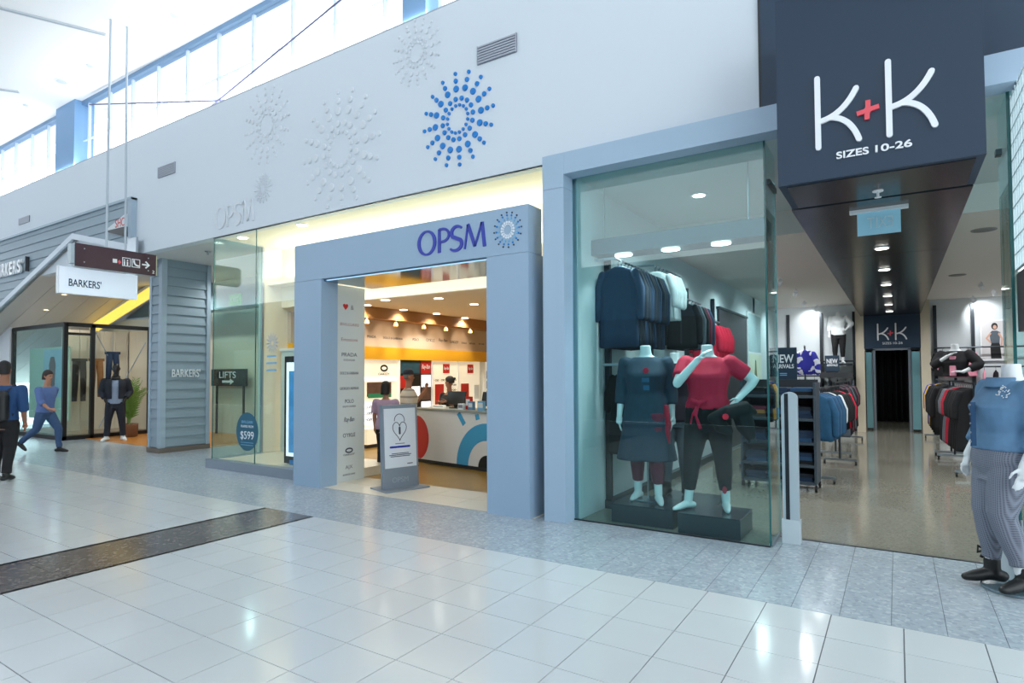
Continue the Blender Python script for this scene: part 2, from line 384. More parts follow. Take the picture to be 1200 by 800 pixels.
# sun emblems of raised dots
dotm = {}
def dot_mesh(mat, d):
    if (mat, d) not in dotm:
        me = mesh_of(MB().lathe([(1, 0), (1, .7), (.9, 1.0), (.5, 1.08)], n=14), 'dot'); fix_normals(me)
        me.transform(Matrix.Rotation(R(90), 4, 'X')); me.materials.append(MATS[mat]); dotm[(mat, d)] = me
    return dotm[(mat, d)]
def sun(cx, cz, rad, y, mat, lb, depth, rings=((1, .042), (.84, .052), (.665, .07), (.443, .052), (.30, .036)), name='sun_emblem', zs=1, n=16, parent=None, mats=None):
    t = parent or thing(name, lb, 'emblem', (cx, y, cz)); y -= .001
    for j, (rr, dr) in enumerate(rings):
        for k in range(n):
            a = 2 * PI * k / n + .06 + (.0 if j < 3 else PI / n * (j - 2) * .3)
            x = cx + rad * rr * math.cos(a) * .93; z = cz + rad * rr * math.sin(a)
            me = dot_mesh(mats[j] if mats else mat, depth); q = rad * dr
            inst(me, 'dot', None, t, Matrix.Translation((x, y, z)) @ Matrix.Diagonal((q, depth, q, 1)))
    return t
sun(-4.62, 4.83, .59, 5.95, 'sun_blue', 'sun emblem of bright blue raised dots on white wall', .02)
FR = ((1, .042), (.84, .054), (.665, .07), (.443, .054), (.30, .04))
M('fascia_dot', (214, 220, 226), .6)
sun(-6.8, 4.9, .86, 5.95, 'fascia_dot', 'largest sun emblem of white raised dots on white wall', .022, FR)
sun(-8.55, 5.66, .62, 5.95, 'fascia_dot', 'white dot sun emblem highest left under the windows', .016, FR)
sun(-5.32, 5.9, .44, 5.95, 'fascia_dot', 'white dot sun emblem just left of the large vent', .016, FR)
ob = thing('raised_letters', 'white raised four letter name low on the white wall', 'letters', (-9.4, 5.95, 4.2))
sun(-8.62, 4.63, .235, 5.95, 'fascia_dot', None, .02, FR, parent=ob)

def opsm(parent, x0, z0, x1, z1, y, wd, d, mat):
    """Four thin flared letters, each its own part."""
    W = x1 - x0; H = z1 - z0; f = lambda u, v: (x0 + W * u, z0 + H * v)
    def circ(cu, cv, ru, rv, a0, a1, n=24): return [f(cu + ru * math.cos(R(a0 + (a1 - a0) * i / n)), cv + rv * math.sin(R(a0 + (a1 - a0) * i / n))) for i in range(n + 1)]
    O = circ(.135, .5, .125, .5, 0, 345, 23); ow = [wd * (.55 + .6 * abs(math.cos(2 * PI * i / 24))) for i in range(24)]
    build(MB().ribbon(O, ow, 'y', y - d, y, closed=True), 'letter', mat, parent)
    p = MB().ribbon([f(.33, 0), f(.33, 1)], [wd * 1.1, wd * .9], 'y', y - d, y, rnd=False)
    p.ribbon([f(.33, .98)] + circ(.38, .72, .095, .27, 90, -90, 14) + [f(.34, .45)], wd * .8, 'y', y - d, y, rnd=False); build(p, 'letter', mat, parent)
    S = circ(.6, .74, .085, .26, 40, 215, 12) + circ(.57, .26, .095, .26, 35, -140, 12)
    build(MB().ribbon(S, [wd * (.6 + .6 * math.sin(PI * i / (len(S) - 1))) for i in range(len(S))], 'y', y - d, y, rnd=False), 'letter', mat, parent)
    m_ = MB().ribbon([f(.71, 0), f(.755, 1)], wd * .6, 'y', y - d, y, rnd=False); m_.ribbon([f(.755, 1), f(.855, .06)], wd * 1.05, 'y', y - d, y, rnd=False)
    m_.ribbon([f(.855, .06), f(.955, 1)], wd * .6, 'y', y - d, y, rnd=False); m_.ribbon([f(.955, 1), f(.99, 0)], wd * 1.05, 'y', y - d, y, rnd=False); build(m_, 'letter', mat, parent)
opsm(ob, -9.96, 4.14, -8.86, 4.50, 5.949, .05, .02, 'fascia_dot')

# ================================================================== SURROUND OF THE CLOTHING SHOP
su = thing('trim_3', None, None, (-3.1, 5.72, 0), kind='structure')
build(MB().box(-3.262, 5.72, 0, -3.0, 5.95, 3.62), 'upright', 'surround_paint', su)
build(MB().box(-3.262, 5.72, 3.624, -3.0, 5.95, 4.0), 'corner_panel', 'surround_paint', su)
build(MB().box(-2.998, 5.72, 3.764, 4.2, 5.95, 4.0), 'beam', 'surround_paint', su)
struct('wall_left', MB().box(-3.26, 5.95, 0, -2.95, 19, 4.01), 'shop_white')          # party wall between the two shops
# portal of the optical shop
po = thing('trim_4', None, None, (-5.4, 5.67, 0), kind='structure')
build(MB().box(-7.447, 5.67, 0, -6.86, 5.97, 2.955), 'upright', 'portal_paint', po)
build(MB().box(-3.988, 5.67, 0, -3.419, 5.97, 2.955), 'upright', 'portal_paint', po)
build(MB().box(-7.447, 5.67, 2.959, -3.419, 5.97, 3.495), 'beam', 'portal_paint', po)
build(MB().box(-6.86, 5.72, 2.93, -3.99, 6.65, 2.956), 'soffit_sheet', M('soffit_mirror', (120, 150, 176), .08, .9), po)
build(MB().box(-3.99, 5.97, 0, -3.42, 6.6, 2.955), 'door_pocket', 'portal_paint', po)
nm = thing('shop_letters', 'dark blue raised four letter shop name above the grey portal', 'letters', (-4.5, 5.67, 3.09))
opsm(nm, -5.03, 3.085, -4.0, 3.375, 5.67, .040, .012, 'blue_letter')
sun(-3.69, 3.235, .2, 5.67, 'sun_white', 'small sun emblem of white and blue dots beside blue letters', .008,
    ((1, .05), (.84, .055), (.665, .075), (.443, .07), (.32, .05)), mats=['navy_fascia', 'sun_blue', 'pale_blue', 'sun_white', 'sun_white'])

# ================================================================== OPTICAL SHOP GLASS AND SHELL
gw = thing('window_2', None, None, (-8.7, 5.98, 0), kind='structure')
build(MB().box(-10.12, 5.9, 0, -7.447, 6.05, .15), 'window_sill', 'sill_steel', gw)
build(MB().box(-10.12, 6.05, 0, -9.98, 6.95, .15), 'window_sill', 'sill_steel', gw)
xs = [-10.05, -8.9, -7.62]
for a, b in ((-10.05, -8.84), (-8.832, -7.447)): build(MB().box(a, 5.975, .15, b, 5.987, 3.5), 'pane', 'glass_clear', gw)
build(MB().box(-10.05, 5.975, 3.5, -7.35, 5.987, 4.01), 'pane', 'glass_clear', gw)
for a, b in ((-7.342, -5.46), (-5.452, -3.3)): build(MB().box(a, 5.975, 3.5, b, 5.987, 4.01), 'pane', 'glass_clear', gw)
build(MB().box(-10.056, 5.987, .15, -10.044, 6.93, 4.01), 'pane', 'glass_teal', gw)
for x in (-10.05, -8.836): build(MB().box(x - .004, 5.974, .15, x + .004, 5.988, 4.01), 'glass_joint', 'glass_edge', gw)
build(MB().box(-10.06, 5.968, 3.995, -3.3, 5.992, 4.012), 'head_channel', 'dark_steel', gw)
build(MB().box(-10.07, 6.92, .15, -10.03, 6.96, 4.01), 'edge_post', 'steel', gw)

# interior of the optical shop
struct('floor', MB().box(-10.03, 6.06, 0, -7.02, 7.4, .14), 'cream_tile')
wl = struct('wall_left', MB().box(-10.2, 6.96, 0, -10.05, 17, 4.05), 'warm_white')
struct('wall_back', MB().box(-10.2, 15.6, 0, -2.95, 15.8, 4.05), 'cream_wall')
struct('wall_right', MB().box(-3.3, 6.0, 0, -3.26, 16, 4.05), 'cream_wall')
struct('ceiling', MB().box(-10.2, 6.0, 4.03, -3.26, 7.5, 4.12), 'warm_white')
struct('ceiling', MB().box(-10.2, 7.4, 3.08, -3.26, 16, 3.2), M('optic_ceiling', (214, 204, 186), .7))
struct('trim_5', MB().box(-10.05, 7.36, 2.9, -3.26, 7.46, 4.04), 'warm_white')
struct('trim_6', MB().box(-10.05, 7.05, 3.3, -3.26, 7.36, 3.36), 'warm_white')
strip_lamp((-6.6, 7.2, 3.42), 6.4, .12, 60, (1, .93, .74), (0, -.15, 1))
strip_lamp((-6.2, 6.85, 2.7), 5.0, .06, 22, (1, .93, .78), (0, 1, .35))
OW = (1.0, .90, .74)
for (px, py), k in (((514, 349), 0), ((555.5, 356), 0), ((472.8, 362.5), 0), ((511.6, 367), 0), ((545, 372), 0), ((430, 357), 0), ((300, 350), 1)):
    p = at(px, py, 'z', 3.08) if not k else Vector((-8.5, 8.6, 3.08))
    t = thing('downlight', 'round recessed downlight in the warm optical shop ceiling', 'light', (p.x, p.y, 3.07), group='optical shop downlights')
    build(MB().disc((p.x, p.y, 3.07), 'z', .11, .012, 18), 'rim', 'white_metal', t); build(MB().disc((p.x, p.y, 3.064), 'z', .085, .007, 18), 'lens', 'lens', t)
    spot((p.x, p.y, 3.04), 75, 140, OW)
for x, y in ((-5.2, 9.2), (-5.2, 11.5), (-5.4, 13.8), (-7.4, 12.4), (-7.4, 14.5)): spot((x, y, 3.05), 75, 140, OW)  # fill spots added deeper in the optical shop, without fittings
p = at(284, 278, 'z', 4.03); q = at(354, 264, 'z', 4.03)
for p in (at(284, 278, 'z', 4.03), at(354, 263, 'z', 4.03)):
    t = thing('downlight', 'round recessed downlight behind the tall clear glass', 'light', (p.x, p.y, 4.02), group='front window downlights')
    build(MB().disc((p.x, p.y, 4.02), 'z', .1, .01, 18), 'rim', 'white_metal', t); build(MB().disc((p.x, p.y, 4.014), 'z', .08, .007, 18), 'lens', 'lens', t)
    spot((p.x, p.y, 4.0), 60, 130, OW)

# display wall on the left
struct('trim_7', MB().box(-10.05, 9.0, 2.83, -9.62, 15.6, 3.08), 'brown_band')
nb = struct('trim_8', MB().box(-10.05, 7.5, 2.22, -9.95, 15.6, 2.83), 'taupe')
struct('trim_9', MB().box(-10.05, 7.5, 1.94, -9.86, 15.6, 2.22), 'yellow_band')
names = [('PRADA', 9.5, .06), ('DOLCE & GABBANA', 10.0, .05), ('POLO', 11.0, .06), ('OYKLE', 11.5, .075), ('Ray-Ban', 12.0, .1), ('OAKLEY', 12.45, .07), ('VOGUE', 12.95, .05), ('ARMANI', 13.3, .05), ('BVLGARI', 13.75, .05), ('VERSACE', 14.15, .05)]
for s, y, h in names: text(s, '+x', y, 2.42, -9.95, h, 'print_dark', parent=nb, d=.003)
for p in ((463.8, 365.6), (496.5, 369.5), (522.5, 371.8), (551, 375), (430, 362)):
    v = at(*p, 'x', -9.6)
    t = thing('spotlight', 'small glowing spotlight under the brown band', 'spotlight', (v.x, v.y, 2.86), group='display wall spotlights')
    build(MB().tube([(v.x, v.y, 2.83), (v.x, v.y, 2.78)], .02, 8), 'stem', 'steel', t); build(MB().lathe([(.025, 0), (.045, -.05), (.05, -.08)], (v.x, v.y, 2.78), 10), 'lamp_head', 'orange_glow', t, smooth=True)
    spot((v.x + .1, v.y, 2.74), 14, 90, (1, .75, .5), aim=(-.7, 0, -.5))
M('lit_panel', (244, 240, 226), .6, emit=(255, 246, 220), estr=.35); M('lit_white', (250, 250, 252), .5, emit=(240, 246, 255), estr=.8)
def bay(y0, y1, mat, lb):
    t = thing('display_bay', lb, 'display', (-9.95, (y0 + y1) / 2, 0))
    build(MB().box(-10.048, y0 + .01, .42, -9.9, y1 - .01, 1.94), 'back_panel', mat, t)
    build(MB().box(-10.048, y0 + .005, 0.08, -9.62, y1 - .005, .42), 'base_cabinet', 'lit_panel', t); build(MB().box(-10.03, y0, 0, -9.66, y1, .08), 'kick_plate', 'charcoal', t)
    build(MB().box(-10.04, y0 - .01, .42, -9.84, y0 + .012, 1.94), 'side_fin', 'white_metal', t)
    return t
def specs(y, z, x, lb, g, mat='black'):
    t = thing('eyeglasses', lb, 'glasses', (x, y, z), group=g)
    for s in (-1, 1):
        pts = [Vector((x + .01, y + s * .036 + .03 * math.cos(2 * PI * i / 12), z + .02 + .022 * math.sin(2 * PI * i / 12))) for i in range(13)]
        build(MB().tube(pts, .006, 5), 'rim', mat, t); build(MB().tube([(x + .01, y + s * .066, z + .028), (x - .09, y + s * .068, z + .02)], .004, 5), 'temple', mat, t)
    build(MB().tube([(x + .01, y - .008, z + .026), (x + .01, y + .008, z + .026)], .005, 5), 'bridge', mat, t)
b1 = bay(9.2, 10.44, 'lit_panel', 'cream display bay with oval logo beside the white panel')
mbx = MB()
pts = [(9.98 + .1 * math.cos(2 * PI * i / 24), 1.74 + .06 * math.sin(2 * PI * i / 24)) for i in range(24)]
build(MB().ribbon(pts, .04, 'x', -9.9, -9.893, closed=True), 'oval_logo', 'black', b1); text('OAKLEY', '+x', 9.8, 1.58, -9.9, .055, 'black', parent=b1, w=.36)
build(MB().box(-9.9, 9.45, 1.1, -9.885, 10.2, 1.42), 'photo_print', M('photo_brown', (92, 66, 56), .6, var=.5, scale=8), b1); build(MB().box(-9.9, 9.48, 1.07, -9.884, 10.2, 1.17), 'photo_band', M('photo_green', (40, 130, 96), .6), b1)
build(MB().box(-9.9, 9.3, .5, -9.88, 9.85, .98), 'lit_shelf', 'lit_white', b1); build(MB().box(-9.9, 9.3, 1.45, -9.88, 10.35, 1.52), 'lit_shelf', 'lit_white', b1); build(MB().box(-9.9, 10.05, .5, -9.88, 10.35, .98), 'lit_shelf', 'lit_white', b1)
for z in (.58, .72, .86):
    build(MB().box(-9.88, 9.32, z - .008, -9.78, 9.83, z), 'glass_shelf', 'white_metal', b1)
    for y in (9.45, 9.66): specs(y, z, -9.82, 'dark eyeglasses on the lit shelf of the cream oval logo bay', 'glasses on the lit shelf')
b2 = bay(10.44, 11.64, 'black', 'black display bay with red logo square and photo tiles')
build(MB().box(-9.9, 10.5, 1.62, -9.89, 11.2, 1.9), 'photo_print', M('photo_teal', (34, 78, 98), .5, var=.4, scale=6), b2)
build(MB().box(-9.9, 11.24, 1.6, -9.888, 11.6, 1.92), 'logo_square', 'print_red', b2); text('Ray-Ban', '+x', 11.27, 1.7, -9.888, .14, 'white_metal', parent=b2, w=.3, shear=.25)
for i, (y, z, mt) in enumerate(((10.5, 1.26, 'print_red'), (11.26, 1.28, 'lit_white'), (10.86, 1.0, 'lit_white'), (11.26, .96, 'photo_brown'), (10.5, .9, 'photo_brown'), (11.26, .62, 'lit_white'))):
    build(MB().box(-9.9, y, z, -9.889, y + .34, z + .3), 'photo_tile', mt, b2)
b3 = bay(11.64, 12.7, 'lit_panel', 'cream display bay with red poster behind the shop assistant'); b4 = bay(12.7, 13.74, 'lit_panel', 'cream display bay with single tall red poster'); b5 = bay(13.9, 15.2, 'lit_panel', 'cream display bay half hidden by the right portal post')
for b, y in ((b3, 12.1), (b4, 13.15)):
    build(MB().box(-9.9, y, 1.62, -9.888, y + .26, 1.86), 'logo_square', 'print_red', b); text('Ray-Ban', '+x', y + .03, 1.69, -9.888, .1, 'white_metal', parent=b, w=.2, shear=.25)
for b, y in ((b3, 11.78), (b4, 12.86)): build(MB().box(-9.9, y, .82, -9.885, y + .34, 1.34), 'red_poster', 'print_red', b)
for k in range(4):
    for j in range(4):
        if j > 1 or k == 0: specs(11.8 + .24 * j, 1.42 - .13 * k, -9.86, 'dark eyeglasses on the cream bay wall by the red poster', 'glasses by the red poster')
build(MB().box(-9.9, 13.45, .9, -9.885, 13.68, 1.3), 'price_sheet', 'sun_white', b4)
for k in range(3): build(MB().box(-9.9, 14.05, .9 + k * .28, -9.885, 14.4, 1.12 + k * .28), 'photo_tile', 'charcoal', b5)
tb = thing('pull_banner', 'slim teal banner stand beside the cream bays', 'banner', (-9.2, 13.4, 0))
build(MB().box(-9.25, 13.32, .02, -9.2, 13.58, 1.78), 'banner', M('teal', (36, 130, 160), .5), tb); build(MB().box(-9.32, 13.3, 0, -9.12, 13.6, .03), 'foot', 'steel', tb)

# white folding panel with the brand list
wp = thing('brand_panel', 'tall white panel listing eyewear brand names inside the portal', 'panel', (-6.98, 6.28, 0))
build(MB().box(-7.01, 5.985, .0, -6.95, 6.585, 2.93), 'board', M('panel_white', (206, 216, 218), .4), wp)
build(MB().box(-7.05, 5.972, 0, -6.955, 5.984, 2.93), 'blue_edge', M('deep_blue', (16, 54, 120), .4), wp)
def bl(s, z, h, mat='print_dark', w=None, shear=0): text(s, '+x', 6.28, z, -6.95, h, mat, parent=wp, w=w, d=.002, center=True, shear=shear)
hp = [(6.20 + .05 * (16 * math.sin(t) ** 3) / 16, 2.62 + .05 * (13 * math.cos(t) - 5 * math.cos(2 * t) - 2 * math.cos(3 * t) - math.cos(4 * t)) / 15) for t in [2 * PI * i / 28 for i in range(28)]]
build(MB().prism(hp, 'x', -6.952, -6.948), 'heart_mark', 'print_red', wp)
text('&', '+x', 6.30, 2.58, -6.95, .07, 'print_grey', parent=wp, d=.002)
bl('BVLGARI', 2.33, .045, M('print_rose', (168, 128, 130), .6), .36); bl('Emozioni', 2.1, .05, 'print_rose', .32)
bl('PRADA', 1.87, .055, 'print_dark', .3); bl('EYEWEAR', 1.80, .03, 'print_grey', .22); bl('DOLCE & GABBANA', 1.60, .04, 'print_dark', .36); bl('GIORGIO ARMANI', 1.37, .04, 'print_dark', .36)
bl('POLO', 1.17, .055, 'print_dark', .17); bl('RALPH LAUREN', 1.105, .028, 'print_grey', .25); bl('Ray-Ban', .87, .09, 'print_dark', .2, .3); bl("O'YKLE", .66, .06, 'print_dark', .24)
op = [(6.28 + .065 * math.cos(2 * PI * i / 20), .46 + .03 * math.sin(2 * PI * i / 20)) for i in range(20)]
build(MB().ribbon(op, .02, 'x', -6.95, -6.948, closed=True), 'oval_mark', 'print_dark', wp); bl('OAKLEY', .385, .028, 'print_dark', .22); bl('A|X', .17, .07, 'print_grey', .14); bl('ARMANI EXCHANGE', .09, .025, 'print_grey', .24)

# counter
A = Vector((-7.42, 8.284, 0)); dv = Vector((1.86, -.30, 0)).normalized(); nv = Vector((dv.y, -dv.x, 0)); L = 3.95
ctr = thing('service_counter', 'white service counter with red disc and blue eye graphics', 'counter', A + dv * L / 2)
def cbox(s0, s1, z0, z1, d0, d1, name, mat, parent=ctr):
    mb = MB(); c = A + dv * (s0 + s1) / 2 + nv * (d0 + d1) / 2; c.z = (z0 + z1) / 2
    mb.obb(c, dv * (s1 - s0) / 2, nv * (d1 - d0) / 2, (0, 0, (z1 - z0) / 2)); return build(mb, name, mat, parent)
cbox(0, L, .07, .95, -.6, 0, 'front_panel', M('counter_white', (226, 226, 224), .4)); cbox(.02, L, 0, .07, -.58, -.04, 'kick_plate', 'charcoal'); cbox(-.03, L, .95, .99, -.63, .03, 'worktop', M('worktop_grey', (150, 156, 150), .3))
def cpoly(pts, name, mat, t=.004):
    mb = MB(); n = len(pts); vs = [A + dv * a + Vector((0, 0, b)) + nv * d for d in (.001, t) for a, b in pts]
    mb.add(vs, [tuple(range(n)), tuple(range(2 * n - 1, n - 1, -1))] + [(i, i + n, (i + 1) % n + n, (i + 1) % n) for i in range(n)]); build(mb, name, mat, ctr)
cpoly([(.03, .08)] + [(.03 + .34 * math.cos(R(a)), .45 + .40 * math.sin(R(a))) for a in range(-70, 91, 8)] + [(.03, .85)], 'red_disc', 'print_red')
ec = (1.82, .07)
arc = lambda r, a0, a1, n: [(ec[0] + r * math.cos(R(a0 + (a1 - a0) * i / n)), ec[1] + r * math.sin(R(a0 + (a1 - a0) * i / n))) for i in range(n + 1)]
M('eye_blue', (66, 160, 206), .4)
cpoly(arc(.72, 180, 0, 24) + arc(.44, 0, 180, 24), 'eye_arc', 'eye_blue'); cpoly(arc(.2, 180, 0, 16), 'pupil', 'black')
for a in (128, 105, 82, 59): cpoly([(ec[0] + r * math.cos(R(a)) + s * .045 * math.sin(R(a)), ec[1] + r * math.sin(R(a)) - s * .045 * math.cos(R(a))) for r, s in ((.86, -1), (.86, 1), (1.0 if a in (105, 82) else 1.1, 1), (1.0 if a in (105, 82) else 1.1, -1))] if .87 > 0 and a in (128, 59) else [(ec[0] + r * math.cos(R(a)) + s * .045 * math.sin(R(a)), min(.94, ec[1] + r * math.sin(R(a)) - s * .045 * math.cos(R(a)))) for r, s in ((.8, -1), (.8, 1), (.9, 1), (.9, -1))], 'eyelash', 'eye_blue')
def on_counter(s, d): return A + dv * s + nv * d
def monitor(s, d, lb, turn, sw=.42):
    p = on_counter(s, d); p.z = .99; t = thing('monitor', lb, 'monitor', p, math.atan2(dv.y, dv.x) + turn)
    build(MB().box(-.1, -.07, 0, .1, .07, .012), 'base', 'black', t, local=True); build(MB().box(-.025, -.012, .01, .025, .012, .1), 'stem', 'black', t, local=True)
    build(MB().add([(-sw / 2, -.02, .06), (sw / 2, -.02, .06), (sw / 2, .02, .06), (-sw / 2, .02, .06), (-sw / 2, .03, .3), (sw / 2, .03, .3), (sw / 2, .06, .3), (-sw / 2, .06, .3)],
          [(0, 1, 5, 4), (1, 2, 6, 5), (2, 3, 7, 6), (3, 0, 4, 7), (4, 5, 6, 7), (0, 3, 2, 1)]), 'housing', M('monitor_black', (26, 28, 30), .3), t, local=True); return t
monitor(.75, -.3, 'black monitor turned away beside the man in cap', .1); monitor(1.58, -.3, 'black monitor on counter right of the shop assistant', -.12, .4); monitor(2.1, -.35, 'black monitor near the right end of counter view', 0)
for s, d, h, wd, mt, lb, nm_ in ((1.12, -.1, .1, .13, 'sun_white', 'small white card holder on the counter', 'card_holder'), (1.2, -.2, .22, .12, 'print_red', 'small red display box on the counter', 'display_box'), (1.3, -.16, .14, .12, 'frame_blue', 'small blue display box on the counter', 'display_box'),
                                 (1.62, -.08, .16, .14, 'pale_blue', 'pale blue notice before the second monitor', 'notice'), (.42, -.2, .05, .3, 'lit_panel', 'flat cream tray at the counter left end', 'tray')):
    p = on_counter(s, d); t = thing(nm_, lb, nm_.split('_')[-1], (p.x, p.y, .99))
    cbox(s - wd / 2, s + wd / 2, .99, .99 + h, d - .03, d + .03, 'body', mt, t); cbox(s - wd / 2 + .015, s + wd / 2 - .015, .99 + h * .3, .99 + h * .8, d + .03, d + .033, 'face_print', 'shop_white' if mt != 'sun_white' else 'print_grey', t)
p = on_counter(1.95, -.3); t = thing('desk_lamp', 'slim white desk lamp arm on the counter', 'lamp', (p.x, p.y, .99))
build(MB().lathe([(.07, 0), (.07, .015), (.02, .02)], (p.x, p.y, .99), 12), 'base', 'white_metal', t); build(MB().tube([(p.x, p.y, 1.0), (p.x - .02, p.y, 1.25), (p.x + .1, p.y, 1.36)], .014, 8), 'arm', 'white_metal', t)

# floor sign in the doorway
a = Vector((-5.96, 5.985, 0)); b = Vector((-5.80, 6.52, 0)); sd = (b - a).normalized(); sn = Vector((sd.y, -sd.x, 0)); W = .56; a = (a + b) / 2 - sd * W / 2
st = thing('floor_sign', 'grey freestanding notice board with heart padlock poster in doorway', 'sign', (a + sd * W / 2))
def sbox(s0, s1, z0, z1, d0, d1, name, mat, lean=0):
    vs = [a + sd * s + sn * (d - lean * z) + Vector((0, 0, z)) for z in (z0, z1) for d in (d0, d1) for s in (s0, s1)]
    return build(MB().add(vs, [(0, 2, 3, 1), (4, 5, 7, 6), (0, 1, 5, 4), (2, 6, 7, 3), (0, 4, 6, 2), (1, 3, 7, 5)]), name, mat, st)
M('sign_grey', (126, 138, 150), .45)
LN = .06
sbox(-.06, W + .06, 0, .025, -.24, .22, 'base', 'sign_grey'); sbox(0, W, .025, 1.17, -.035, .035, 'board', 'sign_grey', LN); sbox(.03, W - .03, .3, 1.12, .035, .04, 'poster', M('poster_paper', (214, 222, 230), .5), LN)
def sline(pts, wd, name, mat, closed=False):
    mb = MB().ribbon(pts, wd, 'y', 0, 1, closed=closed); mb.v = [tuple(a + sd * x + sn * (.04 + .002 * (1 - y) - LN * z) + Vector((0, 0, z))) for x, y, z in mb.v]; build(mb, name, mat, st)
hc = (.27, .82)
sline([(hc[0] + .011 * 16 * math.sin(t) ** 3 * .62, hc[1] + .009 * (13 * math.cos(t) - 5 * math.cos(2 * t) - 2 * math.cos(3 * t) - math.cos(4 * t))) for t in [2 * PI * i / 32 for i in range(32)]], .01, 'heart_outline', 'print_dark', True)
sline([(hc[0] + .08 * math.cos(R(t)), hc[1] + .13 + .09 * math.sin(R(t))) for t in range(-10, 191, 12)], .01, 'shackle', 'print_dark'); sline([(hc[0], hc[1] + .03), (hc[0], hc[1] - .05)], .03, 'keyhole', 'print_dark')
for z, l, h, mt in ((.63, .14, .012, 'print_grey'), (.585, .3, .028, 'blue_letter'), (.495, .26, .01, 'print_dark'), (.475, .34, .01, 'print_dark'), (.455, .3, .01, 'print_dark'), (.345, .08, .012, 'print_dark')):
    cx = .27 if z > .4 else .42; sline([(cx - l / 2, z), (cx + l / 2, z)], h, 'print_line', mt)
cu = bpy.data.curves.new('t', 'FONT'); cu.body = 'OPSM'; cu.extrude = .01; fm = evaluated(bpy.data.objects.new('t', cu)); bpy.data.curves.remove(cu)
mxx = max(v.co.x for v in fm.vertices)
for v in fm.vertices: v.co = a + sd * (.13 + v.co.x / mxx * .26) + sn * (.035 + (.003 if v.co.z > 0 else -.001) - LN * (.1 + v.co.y * .1)) + Vector((0, 0, .1 + v.co.y * .1))
fm.materials.clear(); build(fm, 'faint_lettering', M('sign_pale', (148, 160, 172), .45), st)

# digital screen, stickers and window wall inside the left glass
sr = thing('digital_screen', 'tall black framed digital poster behind the left glass', 'screen', (-8.0, 6.3, .14))
build(MB().box(-8.46, 6.26, .16, -7.5, 6.36, 1.9), 'casing', 'black', sr); build(MB().box(-8.4, 6.252, .28, -7.56, 6.262, 1.8), 'bezel', 'lit_white', sr)
build(MB().box(-8.33, 6.246, .34, -7.6, 6.256, 1.66), 'screen', M('screen_blue', (70, 140, 190), .3, var=.7, scale=5, emit=(60, 130, 190), estr=.5), sr); build(MB().box(-8.3, 6.24, .15, -7.56, 6.4, .22), 'foot', 'sun_blue', sr)
ps = thing('price_sticker', 'teal round price sticker on the left glass', 'sticker', (-9.03, 5.97, .66))
build(MB().disc((-9.03, 5.973, .665), 'y', .3, -.003, 32, .315), 'disc', M('sticker_teal', (32, 92, 116), .5), ps)
text('BVLGARI', '-y', -9.03, .80, 5.97, .045, 'pale_blue', parent=ps, w=.3, center=True, d=.002); text('FRAMES FROM', '-y', -9.03, .73, 5.97, .04, 'sun_white', parent=ps, w=.34, center=True, d=.002)
text('$599', '-y', -9.03, .52, 5.97, .15, 'sun_white', parent=ps, w=.36, center=True, d=.002); label_lines('-y', -9.03, .48, 5.97, .36, 2, .04, .008, 'pale_blue', ps)
gs = thing('glass_decal', 'faint sun decal and small print on the left glass', 'decal', (-8.38, 5.97, 1.85)); sun(-8.385, 2.105, .16, 5.973, 'sun_blue', None, .002, FR, parent=gs, n=14)
label_lines('-y', -8.4, 1.88, 5.972, .3, 3, .11, .03, 'pale_blue', gs, 3)
# window wall on the display platform
wb = thing('window_board', 'pale blue panel standing behind the left glass decals', 'panel', (-9.2, 7.3, .14))
build(MB().box(-9.95, 7.28, .14, -8.6, 7.33, 2.05), 'board', M('pale_panel', (206, 222, 220), .5), wb); build(MB().box(-9.97, 7.26, 2.05, -8.58, 7.35, 2.1), 'cap', 'white_metal', wb)

# ================================================================== LIFT LOBBY BESIDE THE GLASS
struct('ceiling', MB().box(-34, 6.12, 4.02, -10.06, 16, 4.12), M('soffit_paint', (206, 208, 208), .8))
lw = struct('wall_back', MB().box(-24, 11.4, 0, -10.2, 11.6, 4.02), M('lobby_wall', (200, 216, 216), .7))
struct('trim_10', MB().box(-24, 8.9, 3.3, -10.2, 9.3, 4.02), M('lobby_bulkhead', (150, 178, 190), .6))
struct('trim_11', MB().box(-24, 10.3, 2.5, -10.2, 11.4, 3.1), M('lobby_blue', (130, 178, 206), .6))
ls = thing('lift_sign', 'black hanging direction sign with white lettering behind the glass', 'sign', (-14.2, 9.0, 1.34))
p0 = at(250, 452, 'y', 9.4); p1 = at(288, 432, 'y', 9.4)
ls.location = ((p0.x + p1.x) / 2, 9.4, p0.z); MW[ls.name] = Matrix.Translation(ls.location)
build(MB().box(p0.x - .1, 9.4, p0.z, p1.x, 9.46, p1.z), 'board', 'black', ls); text('LIFTS', '-y', p0.x + .28, p1.z - .24, 9.4, .17, 'white_metal', parent=ls, w=.75, d=.004)
zc = p0.z + .12; build(MB().box(p0.x + .42, 9.396, zc - .03, p0.x + .8, 9.4, zc + .03), 'arrow_shaft', 'white_metal', ls); build(MB().prism([(p0.x + .78, zc - .08), (p0.x + .95, zc), (p0.x + .78, zc + .08)], 'y', 9.396, 9.4), 'arrow_head', 'white_metal', ls)
for x in (p0.x + .1, p1.x - .15): build(MB().box(x, 9.41, 0, x + .05, 9.45, p0.z), 'leg', 'black', ls)
e = at(281, 352, 'y', 9.0); ex = thing('exit_sign', 'green emergency exit sign in the lobby behind glass', 'sign', (e.x, 9.0, e.z))
build(MB().box(e.x - .24, 8.86, e.z - .12, e.x + .24, 8.9, e.z + .14), 'box', M('exit_green', (20, 150, 96), .5, emit=(20, 150, 96), estr=.6), ex); text('EXIT', '-y', e.x, e.z - .05, 8.86, .12, 'white_metal', parent=ex, center=True)
bn = thing('lobby_bench', 'white table in the lobby behind the left glass', 'table', (-15, 9.9, 0))
